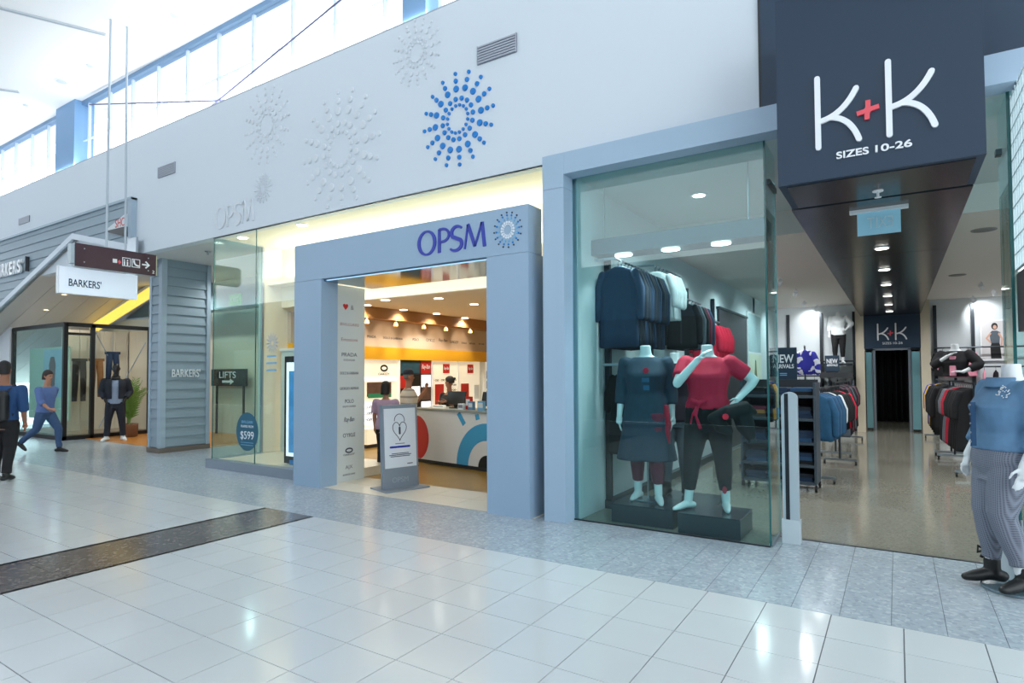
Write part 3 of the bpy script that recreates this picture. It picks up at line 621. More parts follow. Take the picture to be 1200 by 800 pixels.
q0 = at(250, 457, 'y', 10.0); q1 = at(281, 470, 'y', 10.0)
build(MB().box(q0.x - .2, 9.8, q0.z - .06, q1.x, 10.2, q0.z), 'top', 'white_metal', bn)
for x in (q0.x, q1.x - .1): build(MB().box(x, 9.85, 0, x + .06, 9.9, q0.z - .06), 'leg', 'white_metal', bn); build(MB().box(x, 10.1, 0, x + .06, 10.15, q0.z - .06), 'leg', 'white_metal', bn)
for px, py, r in ((254, 340, .1), (261, 346, .06)):
    zz = 4.02 if py < 360 else 2.5; p = at(px, py, 'z', zz)
    tag(build(MB().disc((p.x, p.y, zz - .02), 'z', r, .02, 14), 'downlight', 'lens'), 'small round downlight in the lobby ceiling behind glass', 'light', 'lobby downlights'); spot((p.x, p.y, zz - .05), 120, 140, (.95, 1, .98))
for q in ((-12.2, 8.2), (-15.5, 8.2), (-18, 10.2), (-14.5, 10.0)): spot((q[0], q[1], 3.98), 130, 150, (.95, 1, .98))  # extra spots added to brighten the lobby, without fittings
p = Vector((-11.3, 6.6, 4.02)); t = thing('sprinkler', 'small round sprinkler under the soffit beside grey siding', 'sprinkler', (p.x, p.y, 3.98)); build(MB().disc((p.x, p.y, 4.0), 'z', .06, .02, 12), 'rose', 'steel', t); build(MB().tube([(p.x, p.y, 4.0), (p.x, p.y, 3.95)], .02, 8), 'nozzle', 'steel', t)

# ================================================================== CLOTHING SHOP SHELL
struct('ceiling', MB().box(-2.95, 5.95, 3.77, 5.5, 8.7, 3.85), M('front_ceiling', (196, 204, 204), .7))
struct('ceiling', MB().box(-2.95, 8.7, 3.45, 5.5, 18.9, 3.85), 'shop_ceiling')
struct('wall_right', MB().box(4.6, 5.95, 0, 4.8, 26, 3.85), 'shop_white')
struct('wall_back', MB().box(-2.95, 18.8, 0, -.92, 19.0, 3.46), 'shop_white')
struct('wall_back', MB().box(.72, 18.8, 0, 4.6, 19.0, 3.46), 'shop_white')
struct('trim_12', MB().box(-.92, 18.6, 0, -.72, 19.0, 3.46), 'beige'); struct('trim_13', MB().box(.54, 18.6, 0, .74, 19.0, 3.46), 'beige')
# rear room behind the second sign
struct('wall_left', MB().box(-1.6, 19.0, 0, -1.5, 24.8, 3.1), 'shop_white'); struct('wall_right', MB().box(1.3, 19.0, 0, 1.4, 24.8, 3.1), 'shop_white'); struct('ceiling', MB().box(-1.6, 18.9, 3.06, 1.4, 24.8, 3.16), 'soffit_dark')
struct('wall_back', MB().box(-1.6, 24.7, 0, 1.4, 24.9, 3.1), 'black')
dr = thing('door_1', None, None, (-.1, 19.2, 0), kind='structure')
for x in (-.52, .30): build(MB().box(x - .03, 19.5, 0, x + .03, 19.56, 2.24), 'door_frame', 'steel', dr)
build(MB().box(-.55, 19.5, 2.2, .33, 19.56, 2.26), 'door_frame', 'steel', dr)
for x0, x1, lb in ((-.71, -.57, 'narrow pale mirror left of the dark rear doorway'), (.35, .53, 'narrow pale mirror right of the dark rear doorway')):
    t = thing('mirror', lb, 'mirror', ((x0 + x1) / 2, 19.45, 0)); build(MB().box(x0, 19.45, .05, x1, 19.48, 2.15), 'mirror_glass', M('mirror_pale', (150, 206, 216), .15, .3), t); build(MB().box(x0 - .012, 19.44, .0, x0, 19.5, 2.18), 'side_frame', 'steel', t); build(MB().box(x1, 19.44, .0, x1 + .012, 19.5, 2.18), 'side_frame', 'steel', t)
spot((-.1, 19.1, 2.98), 40, 120, (.95, 1, 1)); spot((-.1, 21.5, 2.98), 30, 120, (.95, 1, 1))  # spots added to brighten the rear room, without fittings
cu_ = thing('dark_curtain', 'black pleated curtain at the end of the clothing shop', 'curtain', (-.1, 23, 0))
mb = MB(); n = 60; rings = []
for z in (.03, 2.3): rings.append([(-1.0 + 1.8 * i / n, 23 + .04 * math.sin(i * 1.3), z) for i in range(n + 1)] + [(-1.0 + 1.8 * i / n, 23.03 + .04 * math.sin(i * 1.3), z) for i in range(n, -1, -1)])
build(mb.loft(rings), 'drape', 'black', cu_, smooth=False); build(MB().tube([(-1.1, 23.015, 2.33), (.9, 23.015, 2.33)], .02, 8), 'curtain_rail', 'steel', cu_)

# dark bulkhead running back along the aisle
bk = thing('trim_14', None, None, (-.12, 5.2, 3.1), kind='structure')
SX0, SX1 = -.79, .553
build(MB().box(SX0, 6.05, 3.1, SX1, 8.95, 3.46), 'soffit_panel', 'soffit_dark', bk); build(MB().box(SX0, 8.965, 3.1, SX1, 12.2, 3.46), 'soffit_panel', 'soffit_dark', bk)
build(MB().box(SX0, 12.215, 3.1, SX1, 15.5, 3.46), 'soffit_panel', 'soffit_dark', bk); build(MB().box(SX0, 15.515, 3.1, SX1, 18.75, 3.46), 'soffit_panel', 'soffit_dark', bk)
build(MB().box(SX0 - .01, 6.0, 3.46, SX1 + .01, 8.71, 3.78), 'bulkhead_side', 'shop_white', bk)
build(MB().box(SX0, 6.0, 3.12, SX1, 6.06, 3.2), 'track', 'pale_blue', bk)
sg = thing('sign_box', 'large navy box sign with two white K letters and red cross', 'sign', (-.12, 5.2, 3.1))
build(MB().box(-.775, 5.2, 3.1, .553, 5.99, 4.62), 'box', 'navy_panel', sg)
build(MB().box(-.72, 5.26, 3.094, .5, 5.97, 3.1), 'under_panel', 'soffit_dark', sg)
def bez(a, b, c, n=14): return [Vector(a) * (1 - t) ** 2 + Vector(b) * 2 * t * (1 - t) + Vector(c) * t * t for t in [i / n for i in range(n + 1)]]
def kletter(x0, z0, h, wd, y, d, parent, mat, k=1.0):
    mb = MB().ribbon([(x0, z0), (x0, z0 + h)], wd, 'y', y - d, y)
    mb.ribbon(bez((x0 + .01 * k, z0 + h * .37), (x0 + .17 * k, z0 + h * .40), (x0 + .262 * k, z0 + h * .74)), wd, 'y', y - d - .001, y)
    mb.ribbon(bez((x0 + .08 * k, z0 + h * .40), (x0 + .22 * k, z0 + h * .36), (x0 + .275 * k, z0 + h * .02)), wd, 'y', y - d - .002, y)
    build(mb, 'letter', mat, parent)
def kcross(cx, cz, s, wd, y, d, parent):
    P = lambda x, z: Vector((cx + x * s, cz + z * s))
    mb = MB().ribbon([P(.004, .085), P(.004, .04)] + bez(P(.004, .035), P(.002, -.004), P(-.035, -.008), 8) + [P(-.08, -.014)], wd, 'y', y - d, y, rnd=False)
    mb.ribbon([P(.085, .014), P(.04, .008)] + bez(P(.035, .007), P(-.002, .003), P(-.004, -.035), 8) + [P(-.004, -.08)], wd, 'y', y - d - .001, y, rnd=False)
    build(mb, 'cross', 'coral', parent)
kletter(-.478, 3.352, .545, .04, 5.2, .02, sg, 'white_metal'); kletter(-.008, 3.352, .545, .04, 5.2, .02, sg, 'white_metal'); kcross(-.144, 3.567, .88, .034, 5.2, .02, sg)
text('SIZES', '-y', -.357, 3.238, 5.2, .055, 'white_metal', parent=sg, w=.215, d=.012, bold=.02); text('10-26', '-y', -.10, 3.238, 5.2, .055, 'white_metal', parent=sg, w=.229, d=.012, bold=.02)
rs = thing('rear_sign', 'small navy sign with white letters above the rear doorway', 'sign', (-.1, 18.7, 2.23))
build(MB().box(-.72, 18.62, 2.23, .54, 18.78, 3.1), 'board', 'navy_panel', rs)
kletter(-.4, 2.45, .42, .035, 18.62, .01, rs, 'white_metal', .85); kletter(.0, 2.45, .42, .035, 18.62, .01, rs, 'white_metal', .85); kcross(-.12, 2.62, .8, .03, 18.62, .01, rs); text('SIZES', '-y', -.3, 2.33, 18.62, .06, 'white_metal', parent=rs, w=.2); text('10-26', '-y', -.06, 2.33, 18.62, .06, 'white_metal', parent=rs, w=.21)
# aisle downlights
for i in range(7):
    y = 8.45 + i * 1.79
    if y > 18.7: break
    t = thing('aisle_downlight', 'bright round downlight in the dark aisle soffit', 'light', (-.12, y, 3.09), group='aisle downlights')
    build(MB().disc((-.12, y, 3.088), 'z', .085, .012, 18), 'rim', 'steel', t); build(MB().disc((-.12, y, 3.082), 'z', .068, .007, 18), 'lens', 'lens', t); spot((-.12, y, 3.06), 55, 100, (.95, .98, 1))
es = thing('exit_sign', 'translucent blue exit blade hanging below the dark soffit', 'sign', (-.11, 6.38, 2.88))
build(MB().box(-.34, 6.36, 3.07, .12, 6.42, 3.1), 'mount', 'white_metal', es); build(MB().box(-.28, 6.385, 2.86, .06, 6.395, 3.07), 'blade', M('exit_blue', (150, 194, 212), .3, emit=(110, 170, 195), estr=.25), es)
text('EXIT', '-y', -.2, 2.92, 6.385, .1, M('exit_pale', (206, 228, 238), .4), parent=es, w=.2, d=.002, mirror=True)
t = thing('sprinkler', 'small sprinkler head under the front of the dark sign', 'sprinkler', (-.1, 5.75, 3.04)); build(MB().disc((-.1, 5.75, 3.085), 'z', .04, .01, 12), 'rose', 'white_metal', t); build(MB().tube([(-.1, 5.75, 3.09), (-.1, 5.75, 3.04)], .01, 6), 'nozzle', 'white_metal', t); build(MB().disc((-.1, 5.75, 3.036), 'z', .025, .005, 10), 'deflector', 'white_metal', t)

# windows of the clothing shop
kw = thing('window_3', None, None, (-2, 5.93, 0), kind='structure')
build(MB().box(-2.998, 5.925, .01, -1.006, 5.937, 3.764), 'pane', 'glass_teal', kw); build(MB().box(-1.006, 5.925, .01, -.994, 6.46, 3.764), 'pane', 'glass_teal', kw)
build(MB().box(-1.008, 5.923, .01, -.992, 5.939, 3.764), 'glass_joint', 'glass_edge', kw); build(MB().box(-1.008, 6.452, .01, -.992, 6.468, 3.5), 'glass_joint', M('edge_pale', (120, 170, 172), .2), kw); build(MB().box(-3.0, 5.92, 0, -1.0, 5.942, .015), 'floor_channel', 'dark_steel', kw); build(MB().box(-1.015, 5.93, 0, -.985, 6.46, .03), 'floor_channel', 'steel', kw)
build(MB().box(-1.02, 6.1, 3.4, -.98, 6.48, 3.45), 'patch_fitting', 'dark_steel', kw); build(MB().box(-3.0, 5.937, 0, -2.96, 5.97, 3.764), 'edge_strip', 'steel', kw)
kr = thing('window_4', None, None, (1.5, 5.93, 0), kind='structure')
build(MB().box(.76, 5.925, .01, .772, 6.46, 3.764), 'pane', 'glass_teal', kr); build(MB().box(.772, 5.925, .01, 4.2, 5.937, 3.764), 'pane', 'glass_teal', kr); build(MB().box(.756, 5.92, .01, .776, 5.94, 3.764), 'glass_joint', 'glass_edge', kr); build(MB().box(.74, 6.4, 3.42, .79, 6.48, 3.47), 'patch_fitting', 'dark_steel', kr)
LX = .775
lb_ = thing('lattice_lightbox', 'bright white lattice light panel at the right window edge', 'light box', (.85, 5.75, 2.36))
build(MB().box(LX + .015, 5.3, 2.36, LX + .07, 5.9, 3.72), 'diffuser', M('lattice_white', (250, 252, 252), .5, emit=(235, 248, 252), estr=2.0), lb_)
for k in range(12): build(MB().box(LX, 5.3, 2.36 + k * .12, LX + .015, 5.9, 2.37 + k * .12), 'lattice_bar', M('lattice_grey', (190, 206, 210), .5), lb_)
for k in range(7): build(MB().box(LX, 5.3 + k * .1 - .005, 2.36, LX + .015, 5.3 + k * .1 + .005, 3.72), 'lattice_bar', M('lattice_grey', (190, 206, 210), .5), lb_)
build(MB().box(LX + .01, 5.3, 1.9, LX + .06, 5.9, 2.34), 'lower_panel', 'charcoal', lb_); build(MB().box(LX + .02, 5.74, 3.72, LX + .06, 5.9, 3.765), 'bracket', 'steel', lb_)
# window light beam
wbm = thing('light_beam', 'grey metal light beam hung inside the clothing shop window', 'light', (-2, 6.45, 2.94))
build(MB().box(-2.95, 6.3, 2.96, -1.06, 6.62, 3.14), 'housing', M('beam_grey', (84, 104, 118), .4, .3), wbm)
for x in (-2.85, -1.25): build(MB().tube([(x, 6.46, 3.14), (x, 6.46, 3.77)], .008, 6), 'hanger_rod', 'steel', wbm)
for px, py in ((727, 297), (782, 290), (842, 283)):
    p = at(px, py, 'z', 2.955); build(MB().disc((p.x, 6.44, 2.945), 'z', .1, .015, 18, .08), 'lamp', 'lens', wbm); spot((p.x, 6.44, 2.93), 70, 120, (.93, .98, 1), rad=.08)
# ceiling spot fittings
def track_spot(p, aim, lb, g):
    t = thing('track_spot', lb, 'spotlight', p, group=g); p = Vector(p); a = Vector(aim).normalized()
    build(MB().tube([p, p + Vector((0, 0, -.08))], .015, 8), 'stem', 'white_metal', t); build(MB().tube([p + Vector((0, 0, -.1)) - a * .06, p + Vector((0, 0, -.1)) + a * .07], .045, 10), 'lamp_head', 'white_metal', t, smooth=False); build(MB().tube([p + Vector((0, 0, -.1)) + a * .068, p + Vector((0, 0, -.1)) + a * .075], .038, 10), 'lens', 'lens', t)
    spot(p + Vector((0, 0, -.1)) + a * .1, 30, 85, (.97, .99, 1), aim=a)
for px, py in ((914, 325), (932, 338), (942, 352), (957, 357), (1150, 330), (1165, 338), (1140, 346)):
    track_spot(at(px, py, 'z', 3.45), (-.3 if px < 1000 else .3, .8, -.5), 'white spotlight on the shop ceiling left of the dark bulkhead' if px < 1000 else 'white spotlight on the shop ceiling right of the dark bulkhead', 'ceiling spotlights left' if px < 1000 else 'ceiling spotlights right')
for x in (-2.2, -1.5, 1.6, 3.0):
    for y in (9.6, 12, 14.6, 17.2): spot((x, y, 3.42), 85, 155, (.98, .99, 1))  # hidden fill spots added under the shop ceiling, no fittings
for x, y in ((-1.9, 7.6), (1.9, 7.4), (2.6, 6.6)): spot((x, y, 3.74), 60, 140, (.95, .99, 1))  # more fill spots added behind the shop front, no fittings
for px, py, lb in ((1153, 269, 'large round ceiling speaker right of the dark bulkhead'), (1122, 322, 'smaller round ceiling speaker deeper on the right')):
    p = at(px, py, 'z', 3.45); t = thing('ceiling_speaker', lb, 'speaker', (p.x, p.y, 3.44)); build(MB().disc((p.x, p.y, 3.44), 'z', .14, .01, 20), 'rim', M('speaker_grey', (150, 148, 146), .6), t); build(MB().disc((p.x, p.y, 3.436), 'z', .115, .006, 20), 'grille', M('speaker_mid', (132, 130, 130), .7), t)
p = at(819, 228, 'z', 3.77); t = thing('downlight', 'recessed downlight above the window light beam', 'light', (p.x, p.y, 3.76)); build(MB().disc((p.x, p.y, 3.758), 'z', .1, .012, 18), 'rim', 'white_metal', t); build(MB().disc((p.x, p.y, 3.752), 'z', .07, .007, 18), 'lens', 'lens', t); spot((p.x, p.y, 3.73), 60, 120, (.95, 1, 1))

# anti theft posts
def gate(x, y, lb):
    t = thing('security_post', lb, 'post', (x, y, 0))
    prof = [(-.07, .0), (.07, 0), (.07, 1.36)] + [(.07 * math.cos(R(a)), 1.36 + .055 * math.sin(R(a))) for a in range(15, 180, 15)] + [(-.07, 1.36)]
    build(MB().prism([(x + u, v) for u, v in prof], 'y', y - .03, y + .03), 'body', M('post_grey', (178, 192, 200), .4), t); build(MB().box(x - .042, y - .034, .16, x - .008, y - .028, 1.4), 'stripe', 'dark_steel', t)
    build(MB().box(x - .078, y - .05, 0, x + .078, y + .05, .22), 'foot_cover', M('post_pale', (196, 208, 214), .4), t)
gate(-.86, 6.2, 'pale grey anti theft post beside the glass corner'); gate(.70, 6.02, 'pale grey anti theft post behind the denim jacket mannequin')

# ================================================================== GARMENTS
def garment_fabric(hw, length, flare, seed, sleeves=True, sl=.52, thick=.05):
    rr = random.Random(seed); ph = [rr.uniform(0, 6) for _ in range(4)]; n = 20
    prof = [(-.055, .045), (-.075, .10), (-.12, hw * .86), (-.18, hw), (-.32, hw * .98), (-.5, hw * .97)]
    z = -.5
    while z > -length: z -= .16; prof.append((max(z, -length), hw * (1 + flare * min(1, (-z - .4) / .5))))
    rings = []
    for z, h in prof:
        k = min(1, (-z) / .6); ring = []
        for j in range(n):
            a = 2 * PI * j / n; wv = 1 + .22 * k * math.sin(5 * a + ph[0]) + .1 * k * math.sin(9 * a + ph[1])
            ring.append((h * math.cos(a), thick * .5 * (.5 + .5 * k) * math.sin(a) * wv + .012 * k * math.sin(7 * a + ph[2]), z + (.008 * math.sin(6 * a + ph[3]) if z <= -length + .01 else 0)))
        rings.append(ring)
    return MB().loft(rings)
def hanger_mb():
    mb = MB().tube([(0, 0, -.06), (0, 0, -.005)] + [(.018 * math.sin(R(t)), 0, .012 - .018 * math.cos(R(t)) + .0) for t in range(20, 260, 40)], .004, 5)
    return mb.tube([(-.19, 0, -.14), (0, 0, -.06), (.19, 0, -.14)], .006, 5)
def proto(kind, seed):
    t = thing(kind, 'x', 'clothing')
    if kind == 'hanging_trousers':
        mb = MB()
        for s in (-1, 1): mb.loft([[(s * .085 + h * math.cos(2 * PI * j / 12) * 1.0, .028 * math.sin(2 * PI * j / 12) + .004 * math.sin(3 * j), z) for j in range(12)] for z, h in ((-.1, .095), (-.3, .092), (-.6, .075), (-.98, .062))])
        build(mb, 'fabric', 'black', t, local=True, smooth=True); build(MB().box(-.17, -.032, -.12, .17, .032, -.09), 'waistband', 'charcoal', t, local=True)
    else:
        L_ = {'hanging_jacket': .74, 'hanging_shirt': .68, 'hanging_dress': 1.02, 'hanging_coat': .98}[kind]; hw = {'hanging_jacket': .225, 'hanging_shirt': .21, 'hanging_dress': .2, 'hanging_coat': .235}[kind]
        build(garment_fabric(hw, L_, .18 if kind == 'hanging_dress' else .03, seed, thick=.075 if kind == 'hanging_jacket' else .055), 'fabric', 'black', t, local=True, smooth=True)
        for s in (-1, 1):
            build(MB().tube([(s * hw * .86, 0, -.14), (s * (hw + .03), .01, -.32), (s * (hw + .035), .0, -.5 if kind not in ('hanging_jacket', 'hanging_coat') else -.64)], [.05, .055, .045], 8, ry=.55, ends=True), 'sleeve', 'black', t, local=True, smooth=True)
        if kind == 'hanging_jacket': build(MB().box(-.012, -.046, -.66, .012, -.04, -.16), 'placket', 'charcoal', t, local=True)
    build(hanger_mb(), 'hanger', 'charcoal', t, local=True); return t
PROT = {k: proto(k, i) for i, k in enumerate(('hanging_jacket', 'hanging_shirt', 'hanging_dress', 'hanging_trousers', 'hanging_coat'))}
for c, n in (((28, 34, 46), 'g_navy'), ((20, 20, 24), 'g_black'), ((40, 74, 108), 'g_denim'), ((226, 232, 236), 'g_white'), ((214, 26, 62), 'g_red'), ((178, 34, 58), 'g_crimson'), ((86, 96, 106), 'g_grey'), ((44, 92, 128), 'g_blue'), ((222, 178, 40), 'g_yellow'), ((50, 70, 190), 'g_royal'), ((104, 108, 116), 'g_check'), ((226, 150, 170), 'g_pink'), ((34, 52, 78), 'g_indigo'), ((110, 40, 60), 'g_wine'), ((150, 104, 60), 'g_tan'), ((70, 62, 58), 'g_brown')): M(n, c, .85, var=.22, scale=14, bump=.15)
usedp = set()
def hang(kind, loc, rz, mat, lb, g):
    r = PROT[kind]; ms = {'fabric': mat, 'sleeve': mat}
    c = copy_tree(r, loc, rz, lb, g, ms); c['category'] = {'hanging_jacket': 'jacket', 'hanging_coat': 'jacket', 'hanging_shirt': 'top', 'hanging_dress': 'dress', 'hanging_trousers': 'trousers'}[kind]; return c
def rail_rack(name, lb, p, q, h, legs=True):
    p = Vector(p); q = Vector(q); t = thing(name, lb, 'clothes rack', ((p + q) / 2).to_tuple()[:2] + (0,)); u = (q - p).normalized(); v = Vector((-u.y, u.x, 0)) * .26
    build(MB().tube([p + Vector((0, 0, h)), q + Vector((0, 0, h))], .016, 8), 'rail', 'dark_steel', t)
    for e_ in (p, q):
        build(MB().tube([e_ + Vector((0, 0, .09)), e_ + Vector((0, 0, h + .01))], .018, 8), 'upright', 'dark_steel', t); build(MB().obb(e_ + Vector((0, 0, .085)), v, u * .022, (0, 0, .018)), 'foot_bar', 'steel', t)
        for s in (-1, 1):
            c = e_ + v * s * .93; w_ = build(MB().tube([c + Vector((-.014, 0, .035)), c + Vector((.014, 0, .035))], .035, 12), 'caster', 'black', t)
    return t
WX = (-2.93)
# window side rack: arms along the party wall
wr = thing('display_rack', 'dark wall rack with hanging arms inside the shop window', 'clothes rack', (-2.8, 7.5, 0))
for y in (6.68, 8.15, 9.9, 11.6): build(MB().box(-2.945, y - .03, .02, -2.88, y + .03, 3.0), 'upright', 'dark_steel', wr)
for y, z in ((6.8, 2.9), (8.1, 3.02), (9.2, 2.72), (10.4, 2.5)): build(MB().tube([(-2.9, y - .5, z), (-2.66, y - .5, z), (-2.66, y + .62, z), (-2.9, y + .62, z)], .016, 8), 'hang_rail', 'steel', wr)
for y in (7.0, 8.4): build(MB().tube([(-2.9, y - .5, 1.7), (-2.66, y - .5, 1.7), (-2.66, y + .6, 1.7), (-2.9, y + .6, 1.7)], .016, 8), 'hang_rail', 'steel', wr)
build(MB().box(-2.945, 6.62, 0, -2.86, 12, .1), 'kick_board', 'dark_steel', wr)
rr = random.Random(3)
for i in range(10): hang('hanging_coat', (-2.66, 6.4 + i * .1, 2.875), R(rr.uniform(-6, 6)), 'g_navy' if i % 3 else 'g_indigo', 'dark navy jacket on the high rail in the shop window', 'navy jackets in window')
for i in range(4): hang('hanging_shirt', (-2.66, 7.66 + i * .14, 2.995), R(rr.uniform(-8, 8)), 'g_white', 'white top hanging beside the navy window jackets', 'white tops in window')
for i in range(6): hang('hanging_dress', (-2.66, 6.62 + i * .17, 1.675), R(rr.uniform(-6, 6)), ('g_black', 'g_indigo')[i % 2], 'dark dress on the low rail behind the first mannequin', 'low dark dresses')
for i in range(7): hang('hanging_shirt', (-2.66, 8.0 + i * .15, 1.675), R(rr.uniform(-6, 6)), ('g_black', 'g_grey', 'g_crimson', 'g_black')[i % 4], 'patterned dark top on the low window rail', 'low dark tops')
for i in range(5): hang('hanging_jacket', (-2.66, 8.8 + i * .17, 2.695), R(rr.uniform(-6, 6)), ('g_black', 'g_grey', 'g_black', 'g_wine', 'g_indigo')[i], ('black jacket next to the white window tops', 'grey striped jacket hanging past the white tops', 'black jacket beside the grey striped jacket', 'wine jacket on the middle window rail', 'indigo jacket nearest the red window tops')[i], 'middle window jackets')
for i in range(5): hang('hanging_shirt', (-2.66, 10.05 + i * .2, 2.475), R(rr.uniform(-6, 6)), 'g_red', 'bright red top hanging behind the red shirt mannequin', 'red tops in window')
# dark back wall panels and lit poster seen through the window
t = thing('panelling', 'dark brown wall panel behind the red window tops', 'panel', (-2.9, 13, 0)); build(MB().box(-2.945, 12.05, .05, -2.9, 14.6, 2.85), 'board', M('panel_dark', (58, 50, 56), .4), t); build(MB().box(-2.95, 12.0, 2.85, -2.88, 14.65, 2.9), 'top_rail', 'dark_steel', t)
t = thing('poster', 'tall pale poster with a standing figure on the party wall', 'poster', (-2.9, 15.2, .7)); build(MB().box(-2.945, 14.75, .7, -2.9, 16.3, 3.05), 'frame', 'white_metal', t); build(MB().box(-2.9, 14.8, .75, -2.895, 16.25, 2.05), 'print', M('poster_cream', (222, 226, 206), .6), t); build(MB().box(-2.9, 14.8, 2.1, -2.895, 16.25, 3.0), 'upper_print', M('poster_blue', (176, 198, 204), .6, var=.15, scale=3), t)
build(MB().prism([(15.35, .8), (15.5, .8), (15.52, 1.2), (15.55, 1.2), (15.57, .8), (15.72, .8), (15.7, 1.5), (15.62, 1.72), (15.6, 1.88), (15.5, 1.92), (15.45, 1.75), (15.38, 1.55)], 'x', -2.895, -2.892), 'figure_print', M('poster_olive', (120, 122, 86), .7), t)

# shelf gondola with folded denim
gd = thing('shelf_unit', 'dark rolling shelf unit stacked with folded denim by the entrance', 'shelf', (-1.4, 9.15, 0))
X0, X1, Y0, Y1 = -1.86, -.93, 8.9, 9.4
for x in (X0, X1): build(MB().box(x - .015, Y0, .1, x + .015, Y1, 1.5 if x < -1 else 1.46), 'side_panel', M('gondola', (60, 70, 80), .45), gd)
build(MB().box(X0, Y1 - .02, .1, X1, Y1, 1.5), 'back_panel', 'charcoal', gd)
SH = (.13, .36, .66, .98, 1.29)
for z in SH: build(MB().box(X0 + .015, Y0 - .01, z - .035, X1 - .015, Y1 - .02, z), 'shelf_board', 'gondola', gd)
for x in (X0, X1):
    for y in (Y0 + .05, Y1 - .05): build(MB().tube([(x - .014, y, .045), (x + .014, y, .045)], .045, 12), 'caster', 'black', gd)
def folded(x, y, z, w_, d_, h, mat, lb, g, seed):
    rr = random.Random(seed); t = thing('folded_jeans', lb, 'jeans', (x, y, z), R(rr.uniform(-4, 4)), group=g)
    n = 10; prof = []
    ring = lambda yy, s: [(w_ / 2 * s * c, yy, h / 2 + h / 2 * s2) for c, s2 in ((-1, -.9), (-.9, -1), (.9, -1), (1, -.9), (1, .6), (.9, 1), (-.9, .95), (-1, .6))]
    build(MB().loft([ring(-d_ / 2, .97), ring(-d_ / 2 + .02, 1), ring(d_ / 2, 1)]), 'fabric', mat, t, local=True, smooth=False)
    build(MB().loft([[(p[0] * 1.01, p[1] - .002, p[2] * .45 + h * .02) for p in ring(yy, 1)] for yy in (-d_ / 2, -d_ / 2 + .05)]), 'fold', mat, t, local=True)
k = 0
DM = ['g_indigo', 'g_navy', 'g_denim', 'g_indigo', 'g_black']
for si, z in enumerate(SH):
    for c in range(3):
        x = X0 + .17 + c * .295; zz = z; n = (2, 3, 3, 3, 2)[si]
        for j in range(n):
            h = .05; mt = DM[(k * 7 + j) % 5] if not (si == 3 and c == 0) else ('g_brown', 'g_tan', 'g_wine')[j]
            folded(x, Y0 + .25, zz, .27, .36, h, mt, 'folded dark denim on the ' + ('lowest', 'second lowest', 'middle', 'second highest', 'top')[si] + ' shelf of the rolling unit', 'folded denim on ' + ('lowest', 'second', 'middle', 'fourth', 'top')[si] + ' shelf', k); zz += h + .001; k += 1
t = thing('shelf_sign', 'navy NEW ARRIVALS card standing on the rolling shelf unit', 'sign', (-1.33, 9.1, 1.51))
build(MB().box(-1.56, 9.42, 1.5, -1.2, 9.44, 1.96), 'card', 'navy_panel', t); text('NEW', '-y', -1.52, 1.74, 9.42, .12, 'white_metal', parent=t, w=.28, bold=.02); text('ARRIVALS', '-y', -1.52, 1.66, 9.42, .06, 'white_metal', parent=t, w=.28, bold=.02); label_lines('-y', -1.38, 1.58, 9.42, .1, 2, .025, .012, 'pale_blue', t); build(MB().box(-1.5, 9.4, 1.46, -1.26, 9.5, 1.5), 'stand', 'dark_steel', t)
# rolling racks left of the aisle
rail_rack('rolling_rack', 'rolling rack of blue and black garments behind the shelf unit', (-1.02, 9.75, 0), (-.86, 11.9, 0), 1.36)
rr = random.Random(5)
for i in range(16):
    f_ = i / 15; x = -1.02 + .16 * f_; y = 9.85 + 1.95 * f_; b_ = i < 6
    hang('hanging_jacket' if b_ else 'hanging_shirt', (x, y, 1.335), R(rr.uniform(-10, 10) - 4), ('g_blue', 'g_denim')[i % 2] if b_ else ('g_red' if i == 14 else ('g_white' if i in (7,) else 'g_black')), ('blue denim jacket on the rolling rack' if b_ else 'red top among black tops on the rolling rack' if i == 14 else 'white top between blue and black on the rolling rack' if i == 7 else 'black top on the rolling rack beside blue jackets'), 'rolling rack garments')
rail_rack('rolling_rack', 'far rolling rack of dark garments left of the aisle', (-1.0, 12.9, 0), (-.95, 16.2, 0), 1.4)
for i in range(16): hang(('hanging_shirt', 'hanging_dress')[i % 2], (-1.0, 13.0 + i * .2, 1.375), R(rr.uniform(-10, 10)), ('g_black', 'g_grey', 'g_wine', 'g_black', 'g_navy')[i % 5], 'dark garment on the far rolling rack left of the aisle', 'far left rack garments')
# middle racks further left
rail_rack('rolling_rack', 'inner rolling rack of dark garments near the party wall', (-2.0, 10.6, 0), (-2.0, 13.4, 0), 1.4)
for i in range(14): hang(('hanging_shirt', 'hanging_jacket')[i % 2], (-2.0, 10.7 + i * .2, 1.375), R(rr.uniform(-10, 10)), ('g_black', 'g_yellow', 'g_navy', 'g_grey')[(i * 3) % 4] if i == 1 else ('g_black', 'g_navy', 'g_brown')[i % 3], 'yellow garment on the inner rolling rack' if i == 1 else 'dark garment on the inner rolling rack near the party wall', 'inner rack garments')
